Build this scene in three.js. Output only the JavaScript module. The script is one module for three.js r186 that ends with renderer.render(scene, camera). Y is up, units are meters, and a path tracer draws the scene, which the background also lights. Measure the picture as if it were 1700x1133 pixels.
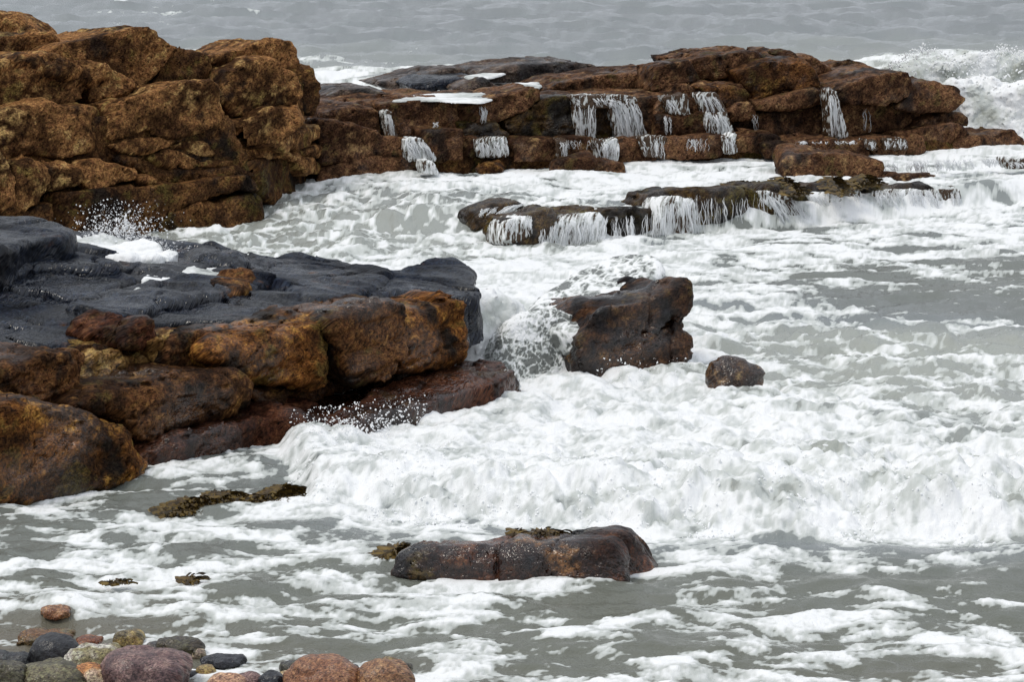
import * as THREE from 'three';
import { mergeGeometries } from 'three/addons/utils/BufferGeometryUtils.js';

// ---------------------------------------------------------------- camera, sky, sun, exposure
const EYE = 5.2, FOCAL = 4820, PITCH = Math.atan((566.5 + 330) / FOCAL);
const scene = new THREE.Scene();
const camera = new THREE.PerspectiveCamera(2 * Math.atan(566.5 / FOCAL) * 180 / Math.PI, 1700 / 1133, 0.5, 4000);
camera.position.set(0, EYE, 0);
camera.rotation.set(-PITCH, 0, 0);
const SKY_W = 256, SKY_H = 128, skyData = new Float32Array(SKY_W * SKY_H * 4);
const lump = (x, y, z) => { let v = 0; for (let k = 1, a = 0.5; k < 5; k++, a *= 0.6) { const f = 1.7 * 1.9 ** k; v += a * Math.sin(x * f + 1.3 * k + 1.6 * Math.sin(z * f * 0.7 + k)) * Math.sin(z * f * 1.1 + 2.1 * k + 1.4 * Math.sin(y * f + 2 * k)); } return v; };
for (let r = 0; r < SKY_H; r++) for (let c = 0; c < SKY_W; c++) {       // overcast all round: soft lumps of cloud, a little brighter overhead
  const e = ((r + 0.5) / SKY_H - 0.5) * Math.PI, a = (c / SKY_W) * 2 * Math.PI, up = Math.max(0, Math.sin(e)), k = (0.64 + 0.5 * up) * (1 + 0.3 * lump(Math.cos(e) * Math.cos(a), Math.sin(e) * 1.6, Math.cos(e) * Math.sin(a))), o = (r * SKY_W + c) * 4;
  skyData[o] = 0.93 * k; skyData[o + 1] = 0.985 * k; skyData[o + 2] = 1.07 * k; skyData[o + 3] = 1;
}
const sky = new THREE.DataTexture(skyData, SKY_W, SKY_H, THREE.RGBAFormat, THREE.FloatType);
sky.mapping = THREE.EquirectangularReflectionMapping; sky.magFilter = THREE.LinearFilter; sky.needsUpdate = true;
scene.background = sky; scene.environment = sky;
const sun = new THREE.DirectionalLight(new THREE.Color().setRGB(1, 0.93, 0.82), 1.5);
sun.position.set(-16, 34, -20); sun.target.position.set(0, 0, -30);
sun.castShadow = true; sun.shadow.radius = 26; sun.shadow.mapSize.set(2048, 2048);
Object.assign(sun.shadow.camera, { left: -30, right: 30, top: 30, bottom: -30, near: 1, far: 120 });
scene.add(sun, sun.target);
const renderer = new THREE.WebGLRenderer({ antialias: true });
renderer.toneMapping = THREE.LinearToneMapping;
renderer.toneMappingExposure = 0.9;
renderer.shadowMap.enabled = true;

// ---------------------------------------------------------------- noise
let seedState = 12345;
const rnd = () => { seedState = (seedState + 0x6d2b79f5) | 0; let t = Math.imul(seedState ^ (seedState >>> 15), 1 | seedState); t = (t + Math.imul(t ^ (t >>> 7), 61 | t)) ^ t; return ((t ^ (t >>> 14)) >>> 0) / 4294967296; };
const rr = (a, b) => a + (b - a) * rnd();
const PERM = new Uint8Array(1024), GX = new Float32Array(256), GY = new Float32Array(256), GZ = new Float32Array(256);
{
  const p = Array.from({ length: 256 }, (_, i) => i);
  for (let i = 255; i > 0; i--) { const j = Math.floor(rnd() * (i + 1)); [p[i], p[j]] = [p[j], p[i]]; }
  for (let i = 0; i < 1024; i++) PERM[i] = p[i & 255];
  for (let i = 0; i < 256; i++) { const z = rr(-1, 1), a = rnd() * 6.2832, r = Math.sqrt(1 - z * z); GX[i] = r * Math.cos(a); GY[i] = r * Math.sin(a); GZ[i] = z; }
}
function noise(x, y, z) {                                   // gradient noise, about -0.8 to 0.8
  const X = Math.floor(x), Y = Math.floor(y), Z = Math.floor(z), fx = x - X, fy = y - Y, fz = z - Z, xi = X & 255, yi = Y & 255, zi = Z & 255;
  const u = fx * fx * fx * (fx * (fx * 6 - 15) + 10), v = fy * fy * fy * (fy * (fy * 6 - 15) + 10), w = fz * fz * fz * (fz * (fz * 6 - 15) + 10);
  const A = PERM[xi] + yi, B = PERM[xi + 1] + yi, a0 = PERM[A] + zi, a1 = PERM[A + 1] + zi, b0 = PERM[B] + zi, b1 = PERM[B + 1] + zi;
  const g = (h, p, q, s) => GX[h] * p + GY[h] * q + GZ[h] * s;
  const n000 = g(PERM[a0], fx, fy, fz), n100 = g(PERM[b0], fx - 1, fy, fz), n010 = g(PERM[a1], fx, fy - 1, fz), n110 = g(PERM[b1], fx - 1, fy - 1, fz);
  const n001 = g(PERM[a0 + 1], fx, fy, fz - 1), n101 = g(PERM[b0 + 1], fx - 1, fy, fz - 1), n011 = g(PERM[a1 + 1], fx, fy - 1, fz - 1), n111 = g(PERM[b1 + 1], fx - 1, fy - 1, fz - 1);
  const x00 = n000 + u * (n100 - n000), x10 = n010 + u * (n110 - n010), x01 = n001 + u * (n101 - n001), x11 = n011 + u * (n111 - n011);
  const y0 = x00 + v * (x10 - x00), y1 = x01 + v * (x11 - x01);
  return (y0 + w * (y1 - y0)) * 1.5;
}
function fbm(x, y, z, oct) { let s = 0, a = 0.5; for (let i = 0; i < oct; i++) { s += a * noise(x, y, z); a *= 0.5; x = x * 2.03 + 17.1; y = y * 2.03 + 5.7; z = z * 2.03 + 31.3; } return s; }
function ridged(x, y, z, oct) { let s = 0, a = 0.5; for (let i = 0; i < oct; i++) { s += a * (1 - 2 * Math.abs(noise(x, y, z))); a *= 0.5; x = x * 2.1 + 7.7; y = y * 2.1 + 3.1; z = z * 2.1 + 11.9; } return s; }
const hash2 = (x, y, k) => PERM[(PERM[(PERM[x & 255] + (y & 255)) & 511] + k) & 511] / 255;
function cells(x, y) {                                      // distance from the border between the two nearest cell centres
  const X = Math.floor(x), Y = Math.floor(y); let d1 = 9, d2 = 9;
  for (let j = -1; j <= 1; j++) for (let i = -1; i <= 1; i++) {
    const px = X + i + hash2(X + i, Y + j, 1), py = Y + j + hash2(X + i, Y + j, 77), d = (px - x) ** 2 + (py - y) ** 2;
    if (d < d1) { d2 = d1; d1 = d; } else if (d < d2) d2 = d;
  }
  return Math.sqrt(d2) - Math.sqrt(d1);
}
const clamp = (x, a = 0, b = 1) => Math.min(b, Math.max(a, x));
const sstep = (a, b, x) => { const t = clamp((x - a) / (b - a)); return t * t * (3 - 2 * t); };
const mix = (a, b, t) => a + (b - a) * t;
const mix3 = (a, b, t) => [a[0] + (b[0] - a[0]) * t, a[1] + (b[1] - a[1]) * t, a[2] + (b[2] - a[2]) * t];

// ---------------------------------------------------------------- surveying: the place was measured off the photograph, in its 1700 x 1133 pixels
const CP = Math.cos(PITCH), SP = Math.sin(PITCH);
function sight(px, py) { const x = (px - 850) / FOCAL, y = (566.5 - py) / FOCAL; return new THREE.Vector3(x, -SP + y * CP, -CP - y * SP); }
function ground(px, py, level = 0) { const d = sight(px, py), t = (level - EYE) / d.y; return new THREE.Vector3(d.x * t, level, d.z * t); }
// a frame: origin, s across, t up, w into the rock
function frontPlane(ax, ay, bx, by, level = 0, lean = 0) {
  const a = ground(ax, ay, level), b = ground(bx, by, level), s = b.clone().sub(a).normalize(), h = new THREE.Vector3(s.z, 0, -s.x).normalize();
  const up = new THREE.Vector3(0, 1, 0), t = up.clone().multiplyScalar(Math.cos(lean)).addScaledVector(h, Math.sin(lean)), w = h.clone().multiplyScalar(Math.cos(lean)).addScaledVector(up, -Math.sin(lean));
  return { o: a, s, t, w };
}
function flatPlane(level, cx, cy, tiltX = 0, tiltZ = 0) {               // a nearly level bed; w points down
  const o = ground(cx, cy, level), n = new THREE.Vector3(tiltX, 1, tiltZ).normalize(), s = new THREE.Vector3(1, -tiltX, 0).normalize(), t = new THREE.Vector3().crossVectors(n, s);
  return { o, s, t, w: n.negate() };
}
function onPlane(fr, px, py, off) {
  const d = sight(px, py), q = fr.o.clone().addScaledVector(fr.w, off), e = q.clone().sub(camera.position), k = e.dot(fr.w) / d.dot(fr.w);
  const p = camera.position.clone().addScaledVector(d, k);
  return p;
}
function toLocal(fr, p, off) { const e = p.clone().sub(fr.o).addScaledVector(fr.w, -off); return [e.dot(fr.s), e.dot(fr.t)]; }
const Z = (ox, oy, k = 600 / 1700) => (flat) => { const out = []; for (let i = 0; i < flat.length; i += 2) out.push([ox + flat[i] * k, oy + flat[i + 1] * k]); return out; };

// ---------------------------------------------------------------- a solid from a field: naive surface nets
function nets(field, lo, hi, cell) {
  const nx = Math.ceil((hi[0] - lo[0]) / cell) + 1, ny = Math.ceil((hi[1] - lo[1]) / cell) + 1, nz = Math.ceil((hi[2] - lo[2]) / cell) + 1;
  const v = new Float32Array(nx * ny * nz), id = new Int32Array(nx * ny * nz).fill(-1), pos = [], tri = [];
  for (let k = 0, n = 0; k < nz; k++) for (let j = 0; j < ny; j++) for (let i = 0; i < nx; i++, n++)
    v[n] = (i === 0 || j === 0 || k === 0 || i === nx - 1 || j === ny - 1 || k === nz - 1) ? 1 : field(lo[0] + i * cell, lo[1] + j * cell, lo[2] + k * cell);
  const sy = nx, sz = nx * ny, off = [0, 1, sy, sy + 1, sz, sz + 1, sz + sy, sz + sy + 1];
  const E = [[0, 1], [2, 3], [4, 5], [6, 7], [0, 2], [1, 3], [4, 6], [5, 7], [0, 4], [1, 5], [2, 6], [3, 7]];
  for (let k = 0; k < nz - 1; k++) for (let j = 0; j < ny - 1; j++) for (let i = 0; i < nx - 1; i++) {
    const n = i + j * sy + k * sz; let m = 0;
    for (let c = 0; c < 8; c++) if (v[n + off[c]] < 0) m |= 1 << c;
    if (m === 0 || m === 255) continue;
    let x = 0, y = 0, z = 0, c = 0;
    for (const [a, b] of E) {
      const va = v[n + off[a]], vb = v[n + off[b]];
      if ((va < 0) === (vb < 0)) continue;
      const t = va / (va - vb), ax = a & 1, ay = (a >> 1) & 1, az = a >> 2;
      x += ax + t * ((b & 1) - ax); y += ay + t * (((b >> 1) & 1) - ay); z += az + t * ((b >> 2) - az); c++;
    }
    id[n] = pos.length / 3;
    pos.push(lo[0] + (i + x / c) * cell, lo[1] + (j + y / c) * cell, lo[2] + (k + z / c) * cell);
  }
  const quad = (a, b, c, d, flip) => { if (flip) tri.push(a, c, b, a, d, c); else tri.push(a, b, c, a, c, d); };
  for (let k = 1; k < nz - 1; k++) for (let j = 1; j < ny - 1; j++) for (let i = 1; i < nx - 1; i++) {
    const n = i + j * sy + k * sz, s = v[n] < 0;
    if (s !== v[n + 1] < 0) quad(id[n - sy - sz], id[n - sz], id[n], id[n - sy], !s);
    if (s !== v[n + sy] < 0) quad(id[n - 1 - sz], id[n - 1], id[n], id[n - sz], !s);
    if (s !== v[n + sz] < 0) quad(id[n - 1 - sy], id[n - sy], id[n], id[n - 1], !s);
  }
  return { pos, tri };
}
function polyField(pts) {
  const n = pts.length, X = new Float64Array(n), Y = new Float64Array(n); pts.forEach((p, i) => { X[i] = p[0]; Y[i] = p[1]; });
  return (x, y) => {
    let d = 1e9, inside = false;
    for (let i = 0, j = n - 1; i < n; j = i++) {
      const ex = X[j] - X[i], ey = Y[j] - Y[i], wx = x - X[i], wy = y - Y[i], t = clamp((wx * ex + wy * ey) / (ex * ex + ey * ey + 1e-12)), bx = wx - ex * t, by = wy - ey * t;
      d = Math.min(d, bx * bx + by * by);
      if ((Y[i] > y) !== (Y[j] > y) && x < (ex * (y - Y[i])) / ey + X[i]) inside = !inside;
    }
    return inside ? -Math.sqrt(d) : Math.sqrt(d);
  };
}
function chaikin(p) { const o = []; for (let i = 0; i < p.length; i++) { const a = p[i], b = p[(i + 1) % p.length]; o.push([a[0] * 0.8 + b[0] * 0.2, a[1] * 0.8 + b[1] * 0.2], [a[0] * 0.2 + b[0] * 0.8, a[1] * 0.2 + b[1] * 0.8]); } return o; }

// relief of weathered bedded sandstone, metres
const BED = new THREE.Vector3(-0.16, 1, 0.05).normalize();
const steps = (n) => { const q = Math.floor(n), f = n - q; return q + sstep(0.3, 0.7, f); };
function rockRelief(x, y, z, k) {
  const q = x * BED.x + y * BED.y + z * BED.z, wob = 0.09 * noise(x * 0.9, y * 1.5, z * 0.9 + 4.4) + 0.02 * noise(x * 4, y * 4, z * 4);
  let d = 0.05 * k.big * fbm(x * 1.3 + k.seed, y * 1.7, z * 1.3, 2);
  d += 0.028 * k.big * steps(2.6 * (noise(x * 1.7 - z * 0.6 + k.seed, q * 3.1, z * 1.7) + 0.35 * noise(x * 5, q * 7, z * 5)));    // broken faces
  const layer = (q + wob) / k.bedGap + k.seed, f = layer - Math.floor(layer), strong = hash2(Math.floor(layer), 7, 3);
  d += k.bed * (strong > 0.45 ? 1.2 : 0.3) * Math.max(0, 1 - Math.min(f, 1 - f) / 0.09);
  const c = Math.abs(noise(x * 1.5 + 9 + k.seed, y * 1.1 + 0.4 * noise(x * 3, y * 3, z * 3), z * 1.5));
  if (c < 0.03) d += k.crack * (1 - c / 0.03);
  const c2 = Math.abs(noise(x * 3.3 - 5 + k.seed + 0.3 * noise(x * 7, y * 7, z * 7), y * 4.1, z * 3.3));
  if (c2 < 0.03) d += 0.5 * k.crack * (1 - c2 / 0.03);
  d -= k.mid * ridged(x * 3.4, q * 6.2, z * 3.4, 4) * 0.6;
  const pit = noise(x * 11, y * 11, z * 11);
  return d + k.fine * (1.4 * noise(x * 17, q * 24, z * 17) + noise(x * 30, y * 30, z * 30) + Math.max(0, pit - 0.2) * 4);
}
const froth = (x, y, z, k) => {
  const b = (f, o) => Math.abs(noise(x * f + o, y * f * 1.1, z * f));
  return -(k.big * (b(1.6, k.seed) - 0.25) * 0.5 + k.mid * (b(4.5, 3.1) - 0.25) * 0.4 + k.mid * 0.5 * (b(10, 8.3) - 0.25) * 0.5 + k.fine * (b(24, 1.7) - 0.25) + k.fine * 0.7 * (b(43, 2.9) - 0.25));
};
// ---------------------------------------------------------------- materials
function dataTex(w, h, fn, srgb) {
  const d = new Uint8Array(w * h * 4);
  for (let j = 0; j < h; j++) for (let i = 0; i < w; i++) { const c = fn(i / (w - 1), j / (h - 1), i, j), o = (j * w + i) * 4; for (let m = 0; m < 3; m++) d[o + m] = clamp(Math.round(255 * c[m]), 0, 255); d[o + 3] = 255; }
  const t = new THREE.DataTexture(d, w, h); t.magFilter = THREE.LinearFilter; t.minFilter = THREE.LinearFilter;
  if (srgb) t.colorSpace = THREE.SRGBColorSpace;
  t.needsUpdate = true; return t;
}
const toS = (c) => c.map((x) => (x <= 0.0031308 ? 12.92 * x : 1.055 * Math.pow(x, 1 / 2.4) - 0.055));
const grey = (v) => [v, v, v];
// a tile of grain that repeats every 256 texels: sums of periodic lattice noise
function tileNoise(u, v, period) {
  const x = u * period, y = v * period, X = Math.floor(x), Y = Math.floor(y), f = (t) => t * t * (3 - 2 * t), fx = f(x - X), fy = f(y - Y), h = (i, j) => hash2(((i % period) + period) % period, ((j % period) + period) % period, period);
  return mix(mix(h(X, Y), h(X + 1, Y), fx), mix(h(X, Y + 1), h(X + 1, Y + 1), fx), fy);
}
const stoneGrain = (u, v) => { const a = tileNoise(u, v, 14), b = tileNoise(u, v, 31), c = tileNoise(u, v, 67), d = tileNoise(u, v, 140), r = 1 - Math.abs(2 * tileNoise(u, v, 19) - 1); return 0.28 * a + 0.26 * b + 0.2 * c + 0.1 * d + 0.16 * (r > 0.9 ? (r - 0.9) * -6 : 0.3); };
const grain = dataTex(512, 512, (u, v) => grey(stoneGrain(u, v)));
const speckle = dataTex(512, 512, (u, v) => { const b = tileNoise(u + 0.37, v, 40), c = tileNoise(u, v + 0.21, 90), d = tileNoise(u, v, 200), p = tileNoise(u + 0.11, v + 0.7, 55), k = 0.72 + 0.3 * (b - 0.5) + 0.36 * (c - 0.5) + 0.3 * (d - 0.5) - (p < 0.18 ? 0.3 : 0); return [clamp(k, 0.15, 1), clamp(k * (0.97 + 0.08 * (b - 0.5)), 0.15, 1), clamp(k * 0.96, 0.15, 1)]; }, true);
speckle.wrapS = speckle.wrapT = THREE.RepeatWrapping; speckle.channel = 1;
grain.wrapS = grain.wrapT = THREE.RepeatWrapping; grain.channel = 1;
const bubble = dataTex(512, 512, (u, v) => { const a = tileNoise(u, v, 30), b = tileNoise(u, v, 76), c = tileNoise(u, v, 180); return grey(0.45 * Math.abs(a * 2 - 1) + 0.3 * Math.abs(b * 2 - 1) + 0.25 * c); });
bubble.wrapS = bubble.wrapT = THREE.RepeatWrapping; bubble.channel = 1;
const wetSheen = dataTex(256, 4, (u) => grey(mix(0.08, 1, sstep(0.5, 0.95, u)))); { const d = wetSheen.image.data; for (let i = 0; i < d.length; i += 4) d[i + 3] = d[i]; }   // how much a film of water shines
const wetGloss = dataTex(256, 4, (u) => grey(mix(0.85, 0.16, u)));       // dry stone to wet stone
const rockMat = new THREE.MeshPhysicalMaterial({ vertexColors: true, roughness: 1, roughnessMap: wetGloss, bumpMap: grain, bumpScale: 0.034, specularIntensity: 0.9, specularIntensityMap: wetSheen, map: speckle, color: new THREE.Color().setRGB(1.9, 1.9, 1.9) });
// foam over water: u is how much foam lies there, v which water is under it (sandy shallows, bay, open sea, milky with air, film on black rock, film on brown rock)
const WATERS = [[0.12, 0.098, 0.066], [0.135, 0.142, 0.117], [0.2, 0.22, 0.225], [0.4, 0.415, 0.365], [0.075, 0.08, 0.085], [0.06, 0.035, 0.02]];
const waterAt = (v) => { const q = clamp(v) * (WATERS.length - 1), i = Math.min(WATERS.length - 2, Math.floor(q)); return mix3(WATERS[i], WATERS[i + 1], q - i); };
const foamLut = dataTex(256, 161, (u, v) => {
  const thin = sstep(0.34, 0.5, u), thick = sstep(0.48, 0.8, u), w = waterAt(v), film = mix3(w, [0.6, 0.63, 0.61], 0.72);
  return toS(mix3(mix3(w, film, thin), [0.83, 0.84, 0.845], thick));
}, true);
const foamGloss = dataTex(256, 4, (u) => grey(mix(0.1, 0.85, sstep(0.3, 0.6, u))));
const waterMat = new THREE.MeshPhysicalMaterial({ map: foamLut, roughness: 1, roughnessMap: foamGloss, ior: 1.33, bumpMap: bubble, bumpScale: 0.006 });
const sprayMat = new THREE.MeshStandardMaterial({ color: new THREE.Color().setRGB(0.85, 0.86, 0.87), roughness: 0.5 });
const strandMat = new THREE.MeshPhysicalMaterial({ color: new THREE.Color().setRGB(0.92, 0.93, 0.94), roughness: 0.4, transmission: 0.5, thickness: 0, ior: 1.33 });
const blackMat = new THREE.MeshPhysicalMaterial({ vertexColors: true, roughness: 1, roughnessMap: wetGloss, bumpMap: grain, bumpScale: 0.026, specularIntensity: 0.9, specularIntensityMap: wetSheen, map: speckle, color: new THREE.Color().setRGB(1.9, 1.9, 1.9) });
const wetMat = new THREE.MeshPhysicalMaterial({ vertexColors: true, roughness: 1, roughnessMap: wetGloss, bumpMap: grain, bumpScale: 0.024, specularIntensity: 1.2, specularIntensityMap: wetSheen, map: speckle, color: new THREE.Color().setRGB(1.9, 1.9, 1.9) });
const cobbleMat = new THREE.MeshPhysicalMaterial({ vertexColors: true, roughness: 1, roughnessMap: wetGloss, bumpMap: grain, bumpScale: 0.008, specularIntensity: 0.9, map: speckle, color: new THREE.Color().setRGB(1.9, 1.9, 1.9) });
const weedMat = new THREE.MeshStandardMaterial({ vertexColors: true, roughness: 0.6, side: THREE.DoubleSide });

// stone colours, linear
const PAL = {
  cliff: { dark: [0.05, 0.025, 0.011], mid: [0.29, 0.15, 0.06], hi: [0.43, 0.29, 0.12], stain: [0.02, 0.013, 0.01], moss: [0.13, 0.1, 0.03], hiAt: 0.22, stainAt: 0.4, mossAt: 0.5, wet: 0.22 },
  cliffLow: { dark: [0.045, 0.023, 0.011], mid: [0.16, 0.082, 0.032], hi: [0.15, 0.095, 0.032], stain: [0.012, 0.01, 0.009], moss: [0.06, 0.052, 0.015], hiAt: 0.3, stainAt: 0.18, mossAt: 0.26, wet: 0.4 },
  reef: { dark: [0.045, 0.023, 0.013], mid: [0.165, 0.088, 0.046], hi: [0.27, 0.175, 0.085], stain: [0.018, 0.013, 0.011], moss: [0.06, 0.05, 0.018], hiAt: 0.27, stainAt: 0.34, mossAt: 0.4, wet: 0.5 },
  reefTop: { dark: [0.05, 0.036, 0.028], mid: [0.11, 0.08, 0.062], hi: [0.17, 0.125, 0.09], stain: [0.016, 0.015, 0.016], moss: [0.05, 0.042, 0.024], hiAt: 0.3, stainAt: 0.15, mossAt: 0.45, wet: 0.7 },
  mossy: { dark: [0.026, 0.016, 0.008], mid: [0.075, 0.044, 0.016], hi: [0.1, 0.078, 0.02], stain: [0.01, 0.009, 0.008], moss: [0.085, 0.07, 0.016], hiAt: 0.22, stainAt: 0.1, mossAt: 0.16, wet: 0.7 },
  black: { dark: [0.007, 0.01, 0.018], mid: [0.013, 0.019, 0.034], hi: [0.03, 0.031, 0.038], stain: [0.005, 0.006, 0.009], moss: [0.07, 0.03, 0.011], hiAt: 0.3, stainAt: 0.1, mossAt: 0.6, wet: 0.8 },
  capped: { dark: [0.016, 0.01, 0.008], mid: [0.075, 0.036, 0.017], hi: [0.14, 0.08, 0.027], stain: [0.01, 0.01, 0.012], moss: [0.06, 0.045, 0.015], hiAt: 0.35, stainAt: 0.12, mossAt: 0.4, wet: 0.75 },
  low: { dark: [0.024, 0.012, 0.009], mid: [0.115, 0.042, 0.019], hi: [0.2, 0.1, 0.034], stain: [0.008, 0.009, 0.011], moss: [0.06, 0.05, 0.016], hiAt: 0.3, stainAt: 0.05, mossAt: 0.34, wet: 0.85 },
  shelf: { dark: [0.03, 0.012, 0.007], mid: [0.08, 0.031, 0.016], hi: [0.125, 0.056, 0.028], stain: [0.016, 0.009, 0.007], moss: [0.035, 0.024, 0.01], hiAt: 0.28, stainAt: 0.25, mossAt: 0.4, wet: 0.9 },
  orange: { dark: [0.042, 0.019, 0.007], mid: [0.185, 0.076, 0.02], hi: [0.34, 0.18, 0.042], stain: [0.012, 0.01, 0.008], moss: [0.05, 0.042, 0.013], hiAt: 0.16, stainAt: 0.2, mossAt: 0.3, wet: 0.45 },
  umber: { dark: [0.032, 0.016, 0.008], mid: [0.13, 0.06, 0.023], hi: [0.2, 0.11, 0.033], stain: [0.01, 0.009, 0.008], moss: [0.05, 0.04, 0.014], hiAt: 0.28, stainAt: 0.22, mossAt: 0.36, wet: 0.5 },
  ochre: { dark: [0.1, 0.052, 0.018], mid: [0.25, 0.15, 0.05], hi: [0.44, 0.32, 0.13], stain: [0.03, 0.018, 0.01], moss: [0.14, 0.095, 0.026], hiAt: 0.05, stainAt: 0.25, mossAt: 0.3, wet: 0.45 },
};
function stoneColour(x, y, z, p, seed) {
  const a = fbm(x * 1.4 + seed, y * 1.9, z * 1.4, 3), b = fbm(x * 7, y * 9 + seed, z * 7, 4), c = noise(x * 31, y * 31, z * 31), c2 = noise(x * 62, y * 62, z * 62);
  let k = mix3(p.dark, p.mid, sstep(-0.32, 0.34, a + 0.9 * b + 0.1 * c));
  const hi = 0.7 * noise(x * 2.1 + 31, y * 2.8, z * 2.1 + seed) + 1.5 * b + 0.3 * c, st = noise(x * 1.7 - 12, y * 0.9 + seed, z * 1.7) + 1.1 * fbm(x * 6 + 40, y * 4, z * 6, 3) + 0.2 * c, ms = noise(x * 2.3 + 5, y * 1.6 - 20, z * 2.3 + seed) + 1.2 * b + 0.2 * c;
  k = mix3(k, p.hi, 0.8 * sstep(p.hiAt, p.hiAt + 0.5, hi));
  k = mix3(k, p.moss, 0.75 * sstep(p.mossAt, p.mossAt + 0.3, ms));
  k = mix3(k, p.stain, 0.9 * sstep(p.stainAt, p.stainAt + 0.35, st));
  const s = Math.max(0.25, 1 + 0.42 * c + 0.4 * c2);
  return [k[0] * s, k[1] * s, k[2] * s];
}

// ---------------------------------------------------------------- bookkeeping
const taken = {};
function numbered(name) { const n = taken[name] = (taken[name] ?? -1) + 1; return n ? `${name}_${String(n).padStart(3, '0')}` : name; }
function tag(o, label, category, group) { o.userData = { label, category }; if (group) o.userData.group = group; return o; }
function thing(name, at, label, category, group) { const g = new THREE.Group(); g.name = numbered(name); g.position.copy(at); scene.add(g); return tag(g, label, category, group); }
function shadows(m) { m.castShadow = m.receiveShadow = true; return m; }
let triangles = 0;

// one stone: outline(s) laid on a bedding or joint plane, given depth, rounded, weathered
const RELIEF = { seed: 0, big: 1, mid: 0.034, fine: 0.006, bed: 0.024, bedGap: 0.19, crack: 0.045 };
function stoneGeometry(prims, o, origin) {
  const fr = o.fr, off = o.off ?? 0, list = prims.map((q) => {
    const f = q.fr ?? fr, of = q.off ?? off, pts = q.px.map(([x, y]) => { const p = onPlane(f, x, y, of); return toLocal(f, p, of); });
    const sm = o.soft ? chaikin(chaikin(pts)) : o.hard ? pts : chaikin(pts); let lo = [1e9, 1e9], hi = [-1e9, -1e9];
    for (const p of pts) for (let m = 0; m < 2; m++) { lo[m] = Math.min(lo[m], p[m]); hi[m] = Math.max(hi[m], p[m]); }
    return { f: polyField(sm), lo, hi, dw: (q.off ?? off) - off, depth: q.depth ?? o.depth ?? 0.8, grow: o.grow ?? 0.028, r: Math.min(q.r ?? o.r ?? 0.04, 0.45 * Math.min(hi[0] - lo[0], hi[1] - lo[1], q.depth ?? o.depth ?? 0.8)), rise: q.rise ?? o.rise ?? 0, skew: q.skew ?? o.skew ?? 0 };
  });
  for (const q of list) {                                               // broken corners: a few flat fractures
    q.cuts = []; const n = o.cuts ?? 0, m = [(q.lo[0] + q.hi[0]) / 2, (q.lo[1] + q.hi[1]) / 2, q.depth / 2], h = [(q.hi[0] - q.lo[0]) / 2, (q.hi[1] - q.lo[1]) / 2, q.depth / 2];
    for (let i = 0; i < n; i++) { const a = [rr(-1, 1), rr(-0.9, 1), -rr(0.25, 1.1)], l = Math.hypot(...a), v = a.map((x) => x / l), sup = Math.abs(v[0]) * h[0] + Math.abs(v[1]) * h[1] + Math.abs(v[2]) * h[2]; q.cuts.push([v[0], v[1], v[2], v[0] * m[0] + v[1] * m[1] + v[2] * m[2] + sup * rr(0.8, 0.93)]); }
  }
  const O = fr.o.clone().addScaledVector(fr.w, off), pad = 0.14;
  const lo = [1e9, 1e9, 1e9], hi = [-1e9, -1e9, -1e9];
  for (const q of list) {
    lo[0] = Math.min(lo[0], q.lo[0] + Math.min(0, q.skew * q.depth) - pad); hi[0] = Math.max(hi[0], q.hi[0] + Math.max(0, q.skew * q.depth) + pad);
    lo[1] = Math.min(lo[1], q.lo[1] + Math.min(0, q.rise * q.depth) - pad); hi[1] = Math.max(hi[1], q.hi[1] + Math.max(0, q.rise * q.depth) + pad);
    lo[2] = Math.min(lo[2], q.dw - pad); hi[2] = Math.max(hi[2], q.dw + q.depth + pad);
  }
  const mid = O.clone().addScaledVector(fr.s, (lo[0] + hi[0]) / 2), dist = mid.distanceTo(camera.position), cell = (o.cell ?? 2.9) * dist / 2903;
  const k = { ...RELIEF, ...(o.k ?? {}) }, relief = o.relief ?? rockRelief, band = 0.2, { s, t, w } = fr, K = o.blend ?? 0.05;
  const field = (a, b, c) => {
    let d = 1e9;
    for (const q of list) {
      const cw = c - q.dw, d2 = q.f(a - q.skew * cw, b - q.rise * cw) + q.r - q.grow, dw = Math.abs(cw - q.depth / 2) - q.depth / 2 + q.r;
      let e = Math.min(Math.max(d2, dw), 0) + Math.hypot(Math.max(d2, 0), Math.max(dw, 0)) - q.r;
      for (const u of q.cuts) e = Math.max(e, u[0] * a + u[1] * b + u[2] * cw - u[3]);
      if (d > 1e8) d = e; else { const h = Math.max(K - Math.abs(d - e), 0) / K; d = Math.min(d, e) - h * h * K * 0.25; }
    }
    if (d > band || d < -band) return d;
    return d + relief(O.x + s.x * a + t.x * b + w.x * c, O.y + s.y * a + t.y * b + w.y * c, O.z + s.z * a + t.z * b + w.z * c, k);
  };
  const { pos, tri } = nets(field, lo, hi, cell), n = pos.length / 3, P = new Float32Array(n * 3);
  for (let i = 0; i < n; i++) {
    const a = pos[3 * i], b = pos[3 * i + 1], c = pos[3 * i + 2];
    P[3 * i] = O.x + s.x * a + t.x * b + w.x * c; P[3 * i + 1] = O.y + s.y * a + t.y * b + w.y * c; P[3 * i + 2] = O.z + s.z * a + t.z * b + w.z * c;
  }
  const back = Math.max(...list.map((q) => q.dw + q.depth)) - 0.05, floor = o.floor ?? -0.12, idx = [];                             // what lies well under water is not built
  for (let i = 0; i < tri.length; i += 3) { const [a, b, c] = [tri[i], tri[i + 2], tri[i + 1]]; if (pos[3 * a + 2] > back && pos[3 * b + 2] > back && pos[3 * c + 2] > back) continue; if (P[3 * a + 1] > floor || P[3 * b + 1] > floor || P[3 * c + 1] > floor) idx.push(a, b, c); }
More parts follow.
